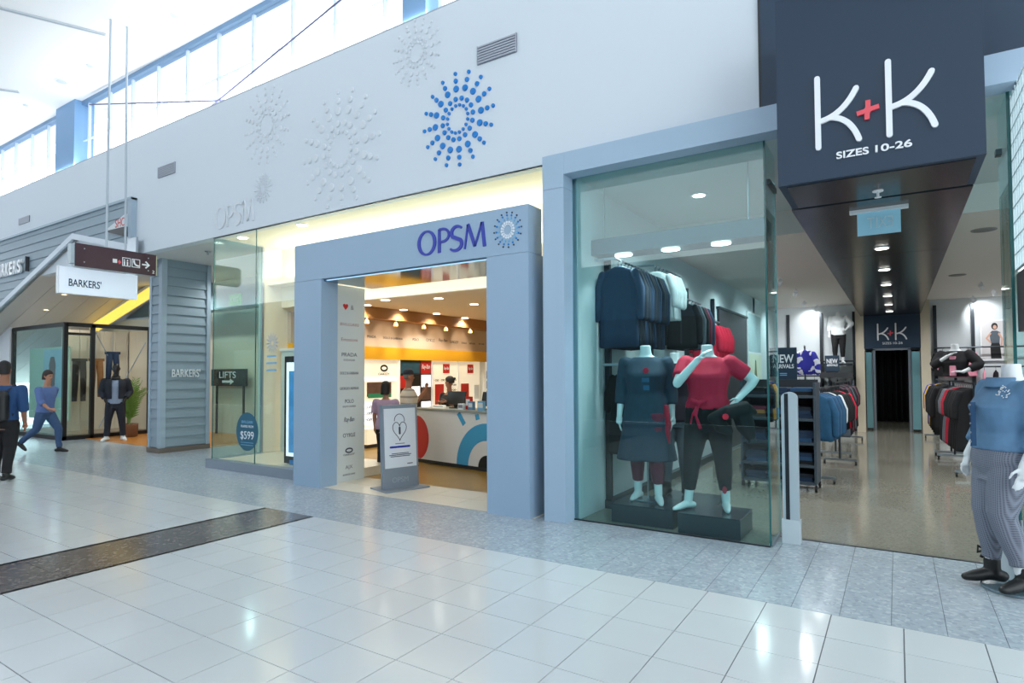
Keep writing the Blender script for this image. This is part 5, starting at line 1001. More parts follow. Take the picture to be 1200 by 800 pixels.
# ================================================================== FIGURES
def lerp(a, b, t): return Vector(a) * (1 - t) + Vector(b) * t
TORSO = [(.78, .10, .085, 0), (.84, .165, .12, .01), (.92, .182, .128, .012), (1.0, .17, .115, .005), (1.09, .138, .098, 0), (1.18, .15, .112, -.012), (1.27, .17, .136, -.026), (1.34, .178, .108, -.004), (1.40, .165, .085, .004), (1.44, .12, .068, .008), (1.465, .068, .058, .01), (1.52, .055, .055, .0), (1.57, .053, .055, -.008)]
MALE = [(.78, .10, .085, 0), (.84, .155, .115, .01), (.92, .165, .12, .012), (1.0, .155, .112, .005), (1.09, .15, .108, 0), (1.18, .165, .112, -.002), (1.27, .185, .12, -.006), (1.34, .195, .112, 0), (1.40, .18, .09, .004), (1.44, .13, .072, .008), (1.465, .072, .06, .01), (1.52, .06, .06, .0), (1.57, .058, .06, -.008)]
class Fig:
    def __init__(s, tors=TORSO, bulk=1.0, pose=None, sc_=1.0, lean=(0, 0)):
        s.t = tors; s.b = bulk; s.k = sc_; s.lean = lean
        p = dict(aL=[(-.19, .0, 1.39), (-.235, .02, 1.12), (-.25, -.05, .88), (0, -.15, -1)], aR=[(.19, .0, 1.39), (.235, .02, 1.12), (.25, -.05, .88), (0, -.15, -1)],
                 lL=[(-.09, 0, .88), (-.10, -.02, .48), (-.105, .02, .085), (-.25, -1, 0)], lR=[(.09, 0, .88), (.10, -.02, .48), (.105, .02, .085), (.25, -1, 0)], up=0)
        if pose: p.update(pose)
        s.p = p
    def q(s, v):
        v = Vector(v); h = max(0, v.z - .9); return Vector((v.x + s.lean[0] * h, v.y + s.lean[1] * h, v.z))
    def torso(s, mb, z0, z1, g, flare=0., n=18):
        rings = []; zs = [r[0] for r in s.t]
        def prof(z):
            if z <= zs[0]: r = s.t[1]; return (max(.15, r[1]) * s.b + flare * (zs[2] - z), r[2] * s.b + flare * .7 * (zs[2] - z), r[3])
            for a, b in zip(s.t[:-1], s.t[1:]):
                if a[0] <= z <= b[0]:
                    u = (z - a[0]) / (b[0] - a[0]); r = [a[i] * (1 - u) + b[i] * u for i in range(4)]
                    w_, d_ = r[1], r[2]
                    if flare and z < .95: w_ = max(w_, .182); d_ = max(d_, .125)
                    k = s.b if z < 1.43 else 1; return (w_ * k + (flare * (.92 - z) if z < .92 else 0), d_ * k + (flare * .7 * (.92 - z) if z < .92 else 0), r[3])
            r = s.t[-1]; return r[1], r[2], r[3]
        z = z0; lst = []
        while z < z1 - .001: lst.append(z); z += .03
        lst.append(z1)
        for z in lst:
            w_, d_, yo = prof(z); c = s.q((0, yo, z)); ring = []
            for j in range(n):
                a = 2 * PI * j / n; ca, sa = math.cos(a), math.sin(a); e_ = .85
                ring.append(c + Vector(((w_ + g) * math.copysign(abs(ca) ** e_, ca), (d_ + g) * math.copysign(abs(sa) ** e_, sa), 0)))
            rings.append(ring)
        return mb.loft(rings)
    def arm(s, mb, k, g, t1=1.0, t0=0., wide=1.0):
        a, b, c, d = s.p[k]; a, b, c = s.q(a), s.q(b), s.q(c); pts = []; rs = []
        R0 = [(.0, .056), (.25, .05), (.5, .042), (.62, .041), (1.0, .028)]
        for i in range(13):
            t = t0 + (t1 - t0) * i / 12; p = lerp(a, b, t * 2) if t < .5 else lerp(b, c, t * 2 - 1)
            for (u0, r0), (u1, r1) in zip(R0[:-1], R0[1:]):
                if u0 <= t <= u1 + 1e-6: r = r0 + (r1 - r0) * (t - u0) / (u1 - u0)
            pts.append(p); rs.append(r * (s.b * .5 + .5) * wide + g)
        if g > 0:
            d0 = (pts[1] - pts[0]).normalized()
            for an in (35, 70): pts.insert(0, s.q(s.p[k][0]) - d0 * rs[0] * math.sin(R(an))); rs.insert(0, (rs[0] if an == 35 else rs[1] / math.cos(R(35))) * math.cos(R(an)))
            return mb.tube(pts, rs, 12)
        return mb.tube(pts, rs, 12, ends=t1 >= .999)
    def hand(s, mb, k):
        a, b, c, d = s.p[k]; c = s.q(c); d = Vector(d).normalized(); sd_ = 1 if k == 'aR' else -1
        nrm = Vector((sd_, 0, 0)) - d * d.x * sd_
        if nrm.length < .3: nrm = Vector((0, 0, 1)) - d * d.z
        nrm.normalize(); lat = d.cross(nrm).normalized()
        mb.tube([c - d * .01, c + d * .03, c + d * .085], [.028, .036, .036], 10, ry=.5, up=tuple(lat) if False else None)
        for i in range(4):
            o = lat * (.027 - .018 * i); ln = (.07, .08, .075, .058)[i]; base = c + d * .08 + o
            mb.tube([base, base + d * ln * .5 - nrm * .006, base + d * ln - nrm * .022], [.0095, .009, .0075], 6, ends=True)
        th = c + d * .025 + lat * .03; mb.tube([th, th + d * .03 + lat * .025 - nrm * .01, th + d * .065 + lat * .028 - nrm * .02], [.012, .011, .008], 6, ends=True)
    def leg(s, mb, k, g, t1=1.0, t0=0., wide=1.0, end_r=None):
        a, b, c, d = [Vector(v) for v in s.p[k]]; pts = []; rs = []; R0 = [(0, .10), (.2, .09), (.5, .062), (.64, .058), (.85, .04), (1, .037)]
        for i in range(17):
            t = t0 + (t1 - t0) * i / 16; p = lerp(a, b, t * 2) if t < .5 else lerp(b, c, t * 2 - 1)
            for (u0, r0), (u1, r1) in zip(R0[:-1], R0[1:]):
                if u0 <= t <= u1 + 1e-6: r = r0 + (r1 - r0) * (t - u0) / (u1 - u0)
            if .5 < t < .9: p = p + Vector((0, .012, 0))
            r = r * (s.b * .8 + .2) + g
            if end_r and t > .5: r = max(r, end_r)
            pts.append(p); rs.append(r * wide)
        return mb.tube(pts, rs, 14)
    def foot(s, mb, k, g=0., heel=0., ht=.0):
        c = Vector(s.p[k][2]); d = Vector(s.p[k][3]).normalized(); e_ = Vector((0, 0, 1)); fz = c.z - .085
        mb.tube([c - d * .055 + e_ * (-.045), c + d * .03 + e_ * (-.035), c + d * .11 - e_ * .055, c + d * .165 - e_ * .065], [.036 + g, .042 + g, .035 + g, .022 + g], 10, ry=.85, ends=True)
        mb.tube([c + e_ * .03, c - e_ * .03], .037 + g, 10)
        return mb
    def head(s, mb, hs=1.0, turn=0.):
        z0 = 1.6; prof = [(-.03, .03, .035, -.03), (.0, .052, .062, -.02), (.04, .066, .08, -.008), (.09, .074, .092, 0), (.14, .075, .094, .004), (.18, .066, .083, .006), (.21, .045, .055, .008), (.225, .016, .02, .008)]
        rt = Matrix.Rotation(turn, 3, 'Z')
        mb.loft([[s.q(Vector((0, 0, z0 + z * hs)) + rt @ Vector((w_ * hs * math.cos(2 * PI * j / 18), yo + d_ * hs * math.sin(2 * PI * j / 18), 0))) for j in range(18)] for z, w_, d_, yo in prof])
        n0 = lambda x, y, z: s.q(Vector((0, 0, z0)) + rt @ Vector((x, y, z)))
        mb.tube([n0(0, -.085, .1), n0(0, -.105, .062), n0(0, -.085, .055)], [.01, .014, .012], 8, ends=True)
        for sx in (-1, 1): mb.tube([n0(sx * .072, .005, .06), n0(sx * .078, .008, .09), n0(sx * .073, .01, .11)], [.012, .016, .012], 8, ends=True)
        return n0
def remesh(mb, name, voxel=.010, it=4):
    me = mesh_of(mb, name); o = bpy.data.objects.new('tmp', me)
    md = o.modifiers.new('r', 'REMESH'); md.mode = 'VOXEL'; md.voxel_size = voxel
    sm = o.modifiers.new('s', 'SMOOTH'); sm.factor = .5; sm.iterations = it
    out = evaluated(o); bpy.data.meshes.remove(me); out.name = name; return out
def fpart(f, mb, name, mat, t, voxel=.012, it=3, label=None):
    me = remesh(mb, name, voxel, it); me.transform(Matrix.Scale(f.k, 4)); return build(me, name, mat, t, local=True, smooth=True, label=label)
def mannequin_body(f, t, mat='mann_white', legs=True, feet=True):
    mb = MB(); f.torso(mb, .78 if legs else 1.0, 1.57, 0)
    for k in ('aL', 'aR'): f.arm(mb, k, 0); f.hand(mb, k)
    if legs:
        for k in ('lL', 'lR'):
            f.leg(mb, k, 0)
            if feet: f.foot(mb, k)
    return fpart(f, mb, 'body', mat, t, .009, 2)
def top(f, t, z0, z1, g, sl, mat, name='shirt', flare=0., both=True, wide=1.05, slf=None):
    mb = MB(); f.torso(mb, z0, z1, g, flare)
    for k in ('aL', 'aR'):
        if sl > 0: f.arm(mb, k, g * .8, sl, -.0, wide)
    return fpart(f, mb, name, mat, t, .012, 2)
def trousers(f, t, mat, z1=1.03, g=.02, t1=.97, end_r=None, name='trousers'):
    mb = MB(); f.torso(mb, .755, z1, g)
    for k in ('lL', 'lR'): f.leg(mb, k, g * .75, t1, end_r=end_r)
    return fpart(f, mb, name, mat, t, .012, 2)
def shoes(f, t, mat, name='shoe', g=.012, boot=False):
    for k in ('lL', 'lR'):
        mb = MB(); f.foot(mb, k, g)
        if boot: c = Vector(f.p[k][2]); mb.tube([c + Vector((0, .0, .08)), c - Vector((0, 0, .03))], .052, 10); d = Vector(f.p[k][3]).normalized(); mb.tube([c - d * .05 - Vector((0, 0, .02)), c - d * .055 - Vector((0, 0, .085))], .03, 8)
        fpart(f, mb, name, mat, t, .009, 2)
def put(t, loc, rz): t.location = loc; t.rotation_euler = (0, 0, rz)

# --- window mannequin in dark blue top
f = Fig(bulk=1.08, sc_=1.085, pose=dict(aL=[(-.195, 0, 1.39), (-.245, .02, 1.12), (-.265, -.03, .86), (0, -.12, -1)], aR=[(.195, 0, 1.39), (.245, .03, 1.12), (.255, -.02, .86), (0, -.12, -1)], lL=[(-.09, .04, .88), (-.1, .05, .48), (-.1, .1, .085), (-.3, -1, 0)], lR=[(.09, -.04, .88), (.1, -.08, .48), (.12, -.07, .085), (.25, -1, 0)]))
t = thing('mannequin', 'headless white mannequin in sheer navy tunic and wine leggings', 'mannequin', (-2.33, 6.36, .2), R(14), group='window mannequins')
mannequin_body(f, t); trousers(f, t, 'g_wine', t1=.87, g=.017, name='leggings'); top(f, t, .42, 1.452, .027, .78, M('g_teal', (38, 58, 76), .8, var=.2, scale=14), name='tunic', flare=.2)
def decal(t, pts, y, name, mat, k=1.0): build(MB().prism([(x * k, z * k) for x, z in pts], 'y', y * k, (y + .02) * k), name, mat, t, local=True)
decal(t, [(-.02, 1.2), (.05, 1.2), (.05, 1.27), (-.02, 1.27)], -.185, 'tunic_print', 'g_blue', 1.085); decal(t, [(-.01, 1.12), (.05, 1.12), (.05, 1.17), (-.01, 1.17)], -.155, 'tunic_print', 'g_blue', 1.085)
decal(t, [(.02 + .03 * math.cos(2 * PI * i / 10), 1.315 + .03 * math.sin(2 * PI * i / 10)) for i in range(10)], -.185, 'flower_print', 'g_crimson', 1.085)
mb = MB().tube([(.2, -.08, .98), (.22, -.11, .8), (.2, -.1, .58)], [.03, .035, .045], 8, ry=.4); fpart(f, mb, 'sash', 'g_crimson', t)
build(MB().tube([(0, .1, .0), (0, .1, .55)], .008, 6), 'support_rod', 'steel', t, local=True); build(MB().lathe([(.16, 0), (.16, .008), (.15, .01)], (0, .08, 0), 20), 'base_plate', M('clear_base', (120, 140, 150), .1, .3), t, local=True)
# --- red shirt mannequin
f = Fig(bulk=1.1, sc_=1.075, pose=dict(aL=[(-.195, 0, 1.39), (-.27, -.16, 1.2), (-.07, -.21, 1.43), (.6, -.2, .55)], aR=[(.195, 0, 1.39), (.42, .02, 1.23), (.27, -.12, 1.06), (-.55, -.5, -.6)], lL=[(-.09, 0, .88), (-.15, -.05, .48), (-.19, -.03, .085), (-.9, -.9, 0)], lR=[(.09, 0, .88), (.13, -.0, .48), (.15, .05, .085), (.1, -1, 0)]))
t = thing('mannequin', 'headless white mannequin in red knotted shirt, hand raised to neck', 'mannequin', (-1.64, 6.28, .2), R(12), group='window mannequins')
mannequin_body(f, t); trousers(f, t, 'g_black', t1=.87, g=.02, end_r=.055); top(f, t, .96, 1.452, .022, .34, M('shirt_red', (204, 22, 62), .75, var=.12, scale=30), wide=1.2)
mb = MB().tube([(-.08, -.165, 1.02), (-.1, -.18, .9), (-.06, -.17, .78)], [.02, .016, .02], 8, ry=.5); mb.tube([(-.08, -.165, 1.02), (-.13, -.17, .92), (-.15, -.16, .82)], [.02, .015, .018], 8, ry=.5); mb.tube([(-.15, -.16, 1.05), (-.08, -.18, 1.02), (-.01, -.16, 1.05)], [.02, .026, .02], 8); fpart(f, mb, 'knot', 'shirt_red', t, .008)
decal(t, [(.14 + .022 * math.cos(2 * PI * i / 8), .2 + .035 * math.sin(2 * PI * i / 8)) for i in range(8)], -.04, 'flower_print', 'g_crimson', 1.075)
build(MB().tube([(0.15, .12, .0), (.15, .1, .5)], .008, 6), 'support_rod', 'steel', t, local=True)
jk = thing('held_jacket', 'black denim jacket hanging over the red shirt mannequin arm', 'jacket', (-1.36, 6.2, 1.1), R(12))
mb = MB().tube([(-.2, -.14, .06), (-.06, -.18, .12), (.1, -.15, .16), (.16, -.06, .12)], [.06, .09, .09, .05], 10, ry=.8, ends=True); mb.tube([(-.16, -.15, .06), (-.12, -.17, -.03), (-.06, -.16, -.06)], [.07, .07, .05], 10, ends=True); mb.tube([(.06, -.14, .12), (.1, -.13, -.02), (.14, -.1, -.12)], [.09, .09, .05], 10, ends=True)
build(remesh(mb, 'fabric', .012, 3), 'fabric', 'g_black', jk, local=True, smooth=True)
build(MB().tube([(.145, -.1, -.13), (.155, -.1, -.18)], .042, 10), 'cuff', 'charcoal', jk, local=True); build(MB().prism([(-.08 + .03 * math.cos(2 * PI * i / 8), .08 + .03 * math.sin(2 * PI * i / 8)) for i in range(8)], 'y', -.262, -.24), 'flower_patch', 'g_crimson', jk, local=True)
# --- middle mannequin behind
f = Fig(bulk=1.06, sc_=1.10)
t = thing('mannequin', 'headless white mannequin in black top and grey leggings behind others', 'mannequin', (-2.27, 7.2, .12), R(12), group='window mannequins')
mannequin_body(f, t); trousers(f, t, 'g_grey', t1=.93, g=.017, name='leggings'); top(f, t, .82, 1.452, .018, .0, M('g_plum', (44, 26, 40), .8, var=.2, scale=20), flare=.1, name='tunic'); shoes(f, t, 'black', 'boot', boot=True)
# --- denim jacket mannequin at the entrance
f = Fig(bulk=1.14, sc_=1.045, lean=(0, .13), pose=dict(aL=[(-.2, 0, 1.39), (-.27, .04, 1.13), (-.24, -.08, .9), (0.1, -.3, -1)], aR=[(.2, 0, 1.39), (.27, .06, 1.12), (.27, -.04, .88), (0, -.2, -1)], lL=[(-.08, .0, .88), (-.075, -.07, .5), (-.1, -.02, .1), (-.1, -1, 0)], lR=[(.09, .0, .88), (.085, -.07, .5), (.11, .05, .1), (.3, -1, 0)]))
t = thing('mannequin', 'headless white mannequin in denim jacket and checked trousers at entrance', 'mannequin', (.64, 5.69, .015), R(-64), group='entrance mannequin')
mannequin_body(f, t); trousers(f, t, checkcloth('plaid', (128, 134, 148), (52, 58, 72), 26), t1=.90, g=.02)
top(f, t, .92, 1.2, .018, 0, 'g_white', name='undershirt'); top(f, t, .97, 1.452, .03, .8, M('denim_jacket', (92, 130, 164), .8, var=.3, scale=9, bump=.4), name='denim_jacket', wide=1.15)
mb = MB(); K = f.k
mb.loft([[Vector((r0 * math.cos(2 * PI * j / 20), .01 + r0 * .85 * math.sin(2 * PI * j / 20) - (.02 if False else 0), z)) for j in range(20)] for z, r0 in ((1.40, .105), (1.45, .088), (1.475, .092), (1.45, .1), (1.41, .125))], cap=False); fpart(f, mb, 'collar', 'denim_jacket', t, .01, 1) if False else build(mb, 'collar', 'denim_jacket', t, local=True, smooth=True).data.transform(Matrix.Scale(K, 4))
build(MB().box(-.008, -.195 * K, .99 * K, .008, -.165 * K, 1.3 * K), 'placket', 'g_denim', t, local=True)
mb = MB()
mb.loft([[f.q(Vector((.185 * math.cos(2 * PI * j / 28), .004 + .148 * math.sin(2 * PI * j / 28), z))) * K * 1.0 for j in range(28)] for z in (.965, .968, 1.012, 1.015)]); build(mb, 'waistband', 'g_denim', t, local=True, smooth=True)
for i in range(5): build(MB().lathe([(.008, 0), (.008, .004)], (0, 0, 0), 8), 'button', 'steel', t, local=True).matrix_basis = Matrix.Translation((.0, -.197 * K, (1.02 + i * .065) * K)) @ Matrix.Rotation(R(90), 4, 'X')
mb = MB()
for i in range(40): a = rr.uniform(.0, 1); b_ = rr.uniform(0, 1); q = Vector((.08 + .1 * a, -.085 - .045 * b_ + .065 * (1 - a) * .0 + .05, 1.425 - .03 * a - .07 * b_)) * K; mb.tube([q, q + Vector((.012, -.006, .002))], .004, 5)
build(mb, 'beading', 'g_white', t, local=True)
shoes(f, t, 'black', 'ankle_boot', boot=True)
for k in (-1,):
    c = Vector(f.p['lL'][2]) * K; mb = MB()
    for s in (-1, 1): mb.tube([c + Vector((-.035, -.02, .13)), c + Vector((-.05, -.02 + s * .045, .155)), c + Vector((-.05, -.02 + s * .05, .11)), c + Vector((-.035, -.02, .13))], .012, 6)
    for s in (-1, 1): mb.tube([c + Vector((-.035, -.02, .13)), c + Vector((-.045, -.02 + s * .03, .07))], .012, 6)
    build(mb, 'ribbon_bow', 'black', t, local=True)
build(MB().lathe([(.2, -.01), (.2, .0), (.19, .004)], (0, .06, 0), 24), 'base_plate', 'clear_base', t, local=True); build(MB().tube([(.03, .12, 0), (.03, .1, .5)], .009, 8), 'support_rod', 'steel', t, local=True)
# --- rear white shirt mannequin
f = Fig(bulk=1.0, sc_=.89, pose=dict(aR=[(.19, 0, 1.39), (.36, .05, 1.2), (.2, -.1, 1.03), (-.6, -.5, -.5)]))
t = thing('mannequin', 'headless mannequin in white shirt and black trousers on rear shelf', 'mannequin', (-1.3, 18.36, 1.832), R(8), group='rear mannequins')
mannequin_body(f, t); trousers(f, t, 'g_black', t1=.85, end_r=.055); top(f, t, .86, 1.452, .025, .8, 'g_white', wide=1.2)
# --- bust in black jacket on the right rack
f = Fig(bulk=1.02, sc_=.98, pose=dict(aL=[(-.19, 0, 1.39), (-.3, -.06, 1.2), (-.06, -.18, 1.36), (.8, 0, .5)], aR=[(.19, 0, 1.39), (.36, -.05, 1.22), (.16, -.2, 1.1), (-.9, -.2, .1)]))
bz = 1.5
t = thing('half_mannequin', 'half mannequin in black jacket standing on the right rack top', 'mannequin', (.82, 12.3, bz), R(-20), group='rear mannequins')
mb = MB(); f.torso(mb, 1.02, 1.57, 0)
for k in ('aL', 'aR'): f.arm(mb, k, 0); f.hand(mb, k)
o = fpart(f, mb, 'body', 'mann_white', t, .01, 2); o2 = top(f, t, 1.02, 1.452, .025, .8, 'g_black', name='jacket', wide=1.2); mb = MB(); f.torso(mb, 1.0, 1.36, .0); mb.box(-.04, -.16, 1.03, .05, -.12, 1.36); o3 = fpart(f, mb, 'undershirt', 'g_pink', t)
for q in (o, o2, o3): q.data.transform(Matrix.Translation((0, 0, -1.0 * f.k)))
build(MB().lathe([(.12, -.06), (.12, -.045), (.02, -.04), (.02, .06)], n=14), 'stand', 'dark_steel', t, local=True)

# --- menswear mannequin
f = Fig(MALE, 1.0, sc_=1.04, pose=dict(aL=[(-.215, 0, 1.39), (-.29, .05, 1.14), (-.2, -.09, .98), (.4, -.1, -1)], aR=[(.215, 0, 1.39), (.29, .05, 1.14), (.2, -.09, .98), (-.4, -.1, -1)], lL=[(-.09, 0, .88), (-.14, -.02, .48), (-.17, .0, .085), (-.5, -1, 0)], lR=[(.09, 0, .88), (.13, -.02, .48), (.16, .0, .085), (.4, -1, 0)]))
t = thing('mannequin', 'black headed mannequin in navy bomber jacket and white sneakers', 'mannequin', (-16.2, 7.15, .008), R(62), group='menswear mannequin')
mb = MB(); f.torso(mb, .78, 1.57, 0); n0 = f.head(mb)
for k in ('aL', 'aR'): f.arm(mb, k, 0); f.hand(mb, k)
for k in ('lL', 'lR'): f.leg(mb, k, 0); f.foot(mb, k)
fpart(f, mb, 'body', M('mann_black', (22, 23, 26), .4), t, .009, 2); trousers(f, t, 'g_navy', g=.018, end_r=.065); top(f, t, .86, 1.42, .02, 0, M('shirt_blue', (136, 152, 176), .8), name='shirt')
mb = MB(); f.torso(mb, .98, 1.44, .045)
for k in ('aL', 'aR'): f.arm(mb, k, .02, .93, 0, 1.25)
me = remesh(mb, 'bomber_jacket', .012, 2); me.transform(Matrix.Scale(f.k, 4))
import bmesh
bm = bmesh.new(); bm.from_mesh(me); bmesh.ops.delete(bm, geom=[fc_ for fc_ in bm.faces if abs(fc_.calc_center_median().x) < .07 and fc_.calc_center_median().y < -.02], context='FACES'); bm.to_mesh(me); bm.free()
build(me, 'bomber_jacket', 'g_navy', t, local=True, smooth=True); shoes(f, t, 'g_white', 'sneaker'); mb = MB().tube([(-.06, -.07, 1.47), (0, -.1, 1.45), (.06, -.07, 1.47), (.06, .05, 1.5), (-.06, .05, 1.5), (-.06, -.07, 1.47)], .035, 8); fpart(f, mb, 'scarf', 'black', t)

# --- people
M('skin', (178, 128, 102), .6); M('skin_tan', (150, 102, 78), .6); M('hair_black', (22, 20, 20), .6, var=.3, scale=60)
def person_body(f, t, skin='skin', turn=0., face=True):
    mb = MB(); f.torso(mb, .78, 1.6, 0); n0 = f.head(mb, 1.0, turn)
    for k in ('aL', 'aR'): f.arm(mb, k, 0); f.hand(mb, k)
    for k in ('lL', 'lR'): f.leg(mb, k, 0); f.foot(mb, k)
    fpart(f, mb, 'body', skin, t, .009, 2); K = f.k
    if face:
        for sx in (-1, 1): build(MB().tube([n0(sx * .022, -.088, .095) * K, n0(sx * .042, -.083, .095) * K], .007, 6, ends=True), 'eye', 'black', t, local=True, smooth=True)
        build(MB().tube([n0(-.022, -.082, .025) * K, n0(.022, -.082, .025) * K], .006, 6, ends=True), 'mouth', M('lip', (140, 76, 70), .5), t, local=True, smooth=True)
    return n0
def hair(f, t, n0, mat='hair_black', long_=0., name='hair', g=.012):
    mb = MB(); prof = [(.075 - long_, .078, .06, .045), (.11, .082, .085, .022), (.15, .081, .098, .008), (.19, .07, .088, .008), (.22, .048, .06, .01), (.24, .015, .02, .01)]
    mb.loft([[n0((w_ + g * .3) * math.cos(2 * PI * j / 16), yo + (d_ + g * .4) * math.sin(2 * PI * j / 16), z) for j in range(16)] for z, w_, d_, yo in prof])
    return fpart(f, mb, name, mat, t, .01, 3)
# man with backpack, cut by the left edge
f = Fig(MALE, 1.05, sc_=1.0, pose=dict(aR=[(.215, 0, 1.39), (.27, .06, 1.13), (.2, -.14, 1.0), (0, -1, .0)], aL=[(-.215, 0, 1.39), (-.27, .04, 1.12), (-.25, -.06, .88), (0, -.2, -1)], lR=[(.09, 0, .88), (.1, -.06, .48), (.1, -.0, .085), (.1, -1, 0)], lL=[(-.09, 0, .88), (-.1, .02, .48), (-.1, .12, .1), (-.1, -1, 0)]))
t = thing('person', 'person in dark blue shirt with black backpack walking at left edge', 'person', (-11.56, 3.54, 0), R(228))
n0 = person_body(f, t, 'skin_tan'); trousers(f, t, 'g_black', g=.02, end_r=.065); top(f, t, .92, 1.452, .022, .62, M('shirt_navyblue', (28, 66, 112), .8, var=.15, scale=12), wide=1.2); shoes(f, t, 'black'); hair(f, t, n0, long_=.05)
mb = MB(); mb.loft([[Vector((.15 * k * math.copysign(abs(math.cos(2 * PI * j / 16)) ** .6, math.cos(2 * PI * j / 16)), .2 + .08 * k * math.copysign(abs(math.sin(2 * PI * j / 16)) ** .6, math.sin(2 * PI * j / 16)), z)) for j in range(16)] for z, k in ((.92, .8), (.95, 1), (1.3, 1), (1.38, .75))])
bp = fpart(f, mb, 'backpack', 'black', t)
for s in (-1, 1): build(MB().tube([(s * .11, .16, 1.36), (s * .13, .0, 1.47), (s * .13, -.12, 1.38), (s * .15, -.13, 1.15), (s * .15, .1, 1.0)], .018, 6, ry=.5), 'strap', 'black', t, local=True)
pb = thing('plastic_bag', 'white plastic bag in the hand of the backpack walker', 'bag', (-11.56, 3.54, 0), R(228)); mb = MB().loft([[Vector((.22 + .09 * k * math.cos(2 * PI * j / 12), -.2 + .13 * k * math.sin(2 * PI * j / 12) + .01 * math.sin(3 * j), z)) for j in range(12)] for z, k in ((.72, .8), (.78, 1), (.92, .9), (1.0, .3))])
build(mb, 'bag_body', M('bag_white', (214, 226, 236), .5), pb, local=True, smooth=True); build(MB().tube([(.2, -.22, .98), (.2, -.22, 1.03), (.24, -.22, 1.03), (.24, -.22, .98)], .008, 6), 'handle', 'bag_white', pb, local=True)
# striding man in blue shirt
f = Fig(MALE, 1.0, sc_=.94, lean=(0, -.06), pose=dict(aL=[(-.21, 0, 1.39), (-.25, -.08, 1.14), (-.22, -.26, .98), (0, -1, -.2)], aR=[(.21, 0, 1.39), (.25, .1, 1.13), (.24, .06, .88), (0, -.3, -1)], lL=[(-.09, 0, .88), (-.1, .12, .5), (-.1, .48, .22), (-.1, -.8, -.5)], lR=[(.09, 0, .88), (.1, -.24, .5), (.1, -.26, .085), (.1, -1, 0)]))
t = thing('person', 'person in light blue shirt and jeans striding past the glass box', 'person', (-15.05, 5.3, 0), R(120))
n0 = person_body(f, t, 'skin'); trousers(f, t, M('jeans', (58, 84, 120), .85, var=.15, scale=20), g=.02, end_r=.06); top(f, t, .88, 1.452, .024, .7, M('shirt_lightblue', (92, 116, 168), .8, var=.1, scale=12), wide=1.2); shoes(f, t, 'black'); hair(f, t, n0, M('hair_brown', (46, 36, 32), .6), long_=.06, g=.02)
# customers at the counter
f = Fig(TORSO, 1.06, sc_=.81)
t = thing('person', 'person with black bobbed hair in lilac top behind notice board', 'person', (-7.2, 7.3, 0), R(205))
n0 = person_body(f, t, 'skin'); trousers(f, t, 'g_black', g=.02, end_r=.07); top(f, t, .85, 1.452, .03, .4, M('lilac', (176, 150, 176), .8, var=.1, scale=10), wide=1.3); shoes(f, t, 'black'); hair(f, t, n0, long_=.12, g=.05)
f = Fig(MALE, 1.14, sc_=.92, pose=dict(aR=[(.215, 0, 1.39), (.34, -.2, 1.2), (.26, -.36, 1.42), (-.2, -.2, 1)], lean=0))
t = thing('person', 'person in black cap and beige striped polo at the counter', 'person', (-7.2, 7.86, 0), R(140))
n0 = person_body(f, t, 'skin_tan'); trousers(f, t, M('khaki', (150, 136, 108), .85), g=.025, end_r=.08); M('polo', (196, 186, 168), .85)
nt = MATS['polo'].node_tree; wv = nt.nodes.new('ShaderNodeTexWave'); wv.bands_direction = 'Z'; wv.inputs['Scale'].default_value = 2.6; tc = nt.nodes.new('ShaderNodeTexCoord'); ra = nt.nodes.new('ShaderNodeValToRGB'); ra.color_ramp.elements[0].color = (*srgb((140, 132, 120)), 1); ra.color_ramp.elements[1].position = .35; ra.color_ramp.elements[1].color = (*srgb((206, 196, 178)), 1)
nt.links.new(tc.outputs['Object'], wv.inputs['Vector']); nt.links.new(wv.outputs['Fac'], ra.inputs[0]); nt.links.new(ra.outputs[0], nt.nodes['Principled BSDF'].inputs['Base Color'])
top(f, t, .84, 1.45, .03, .42, 'polo', name='polo_shirt', wide=1.35); shoes(f, t, 'black'); hair(f, t, n0, M('hair_grey', (96, 90, 86), .7), long_=.02, g=0)
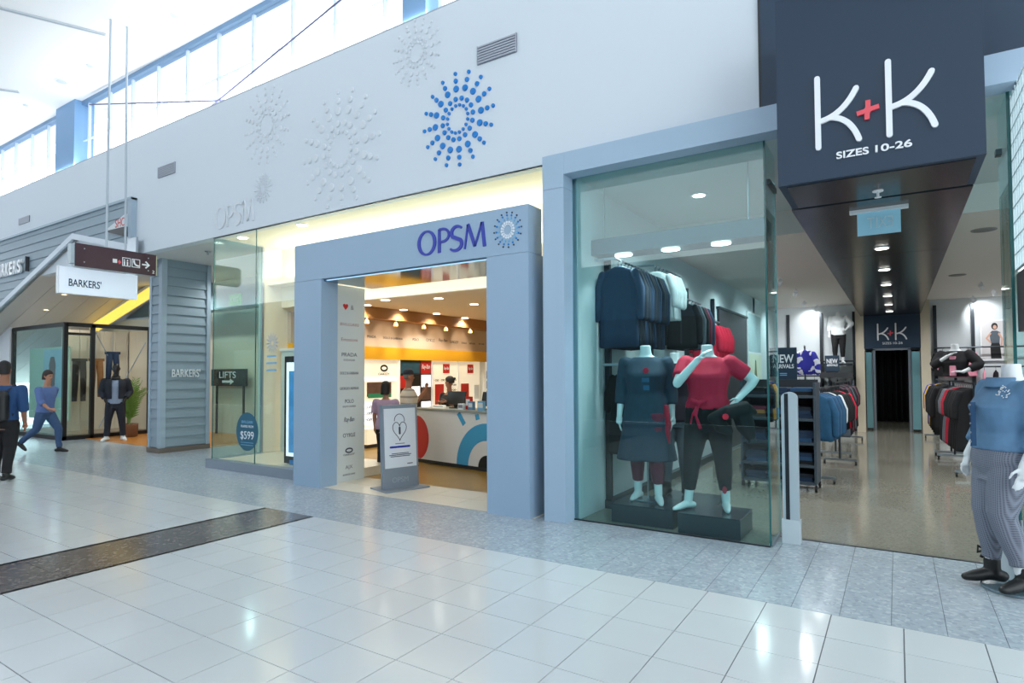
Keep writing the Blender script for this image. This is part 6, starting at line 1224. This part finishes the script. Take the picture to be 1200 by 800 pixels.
mb = MB(); mb.loft([[n0(w_ * math.cos(2 * PI * j / 16), .006 + d_ * math.sin(2 * PI * j / 16), z) for j in range(16)] for z, w_, d_ in ((.13, .088, .108), (.18, .084, .102), (.225, .062, .075), (.25, .02, .03))]); mb.tube([n0(-.06, -.11, .135), n0(0, -.19, .125), n0(.06, -.11, .135)], .02, 8, ry=.4); fpart(f, mb, 'cap', 'g_navy', t, .01)
# shop assistant behind the counter
f = Fig(TORSO, 1.0, sc_=.85, pose=dict(aL=[(-.19, 0, 1.39), (-.22, -.04, 1.13), (-.12, -.22, 1.26), (.3, -1, 0)], aR=[(.19, 0, 1.39), (.22, -.04, 1.13), (.12, -.22, 1.26), (-.3, -1, 0)]))
t = thing('person', 'shop assistant in black top behind the white counter', 'person', (-7.3, 9.12, 0), R(-5))
n0 = person_body(f, t, 'skin_tan', turn=R(-70)); trousers(f, t, 'g_black', g=.02, end_r=.065); top(f, t, .85, 1.41, .025, .5, 'g_black', wide=1.2); shoes(f, t, 'black'); hair(f, t, n0, long_=.0, g=.03); mb = MB().tube([n0(0, .1, .17), n0(0, .13, .18)], [.04, .03], 10, ends=True); fpart(f, mb, 'hair_bun', 'hair_black', t)
for k in list(PROT.values()):
    for c in list(k.children): bpy.data.objects.remove(c)
    bpy.data.objects.remove(k)
bpy.data.scenes.remove(_TS)
# marks that belong to one part of a thing go one level deeper
def deeper(root, part, names):
    p = [c for c in root.children if c.name.split('.')[0] == part][0]
    for c in list(root.children):
        if c is not p and c.name.split('.')[0] in names: c.parent = p
deeper(st, 'poster', ('heart_outline', 'shackle', 'keyhole', 'print_line')); deeper(st, 'board', ('faint_lettering',))
deeper(wy, 'face', ('screw', 'pictogram', 'pictogram_square', 'pictogram_field', 'arrow_shaft', 'arrow_head', 'lettering'))
deeper(lx, 'lightbox', ('lettering',)); deeper(ps, 'disc', ('lettering', 'print_line')); deeper(ctr, 'front_panel', ('red_disc', 'eye_arc', 'pupil', 'eyelash'))
deeper(wp, 'board', ('lettering', 'heart_mark', 'oval_mark')); deeper(sg, 'box', ('letter', 'cross', 'lettering', 'under_panel')); deeper(rs, 'board', ('letter', 'cross', 'lettering'))
deeper(ls, 'board', ('lettering', 'arrow_shaft', 'arrow_head')); deeper(pt, 'print', ('trousers_print', 'blouse_print', 'arm_print', 'hair_print', 'face_print'))
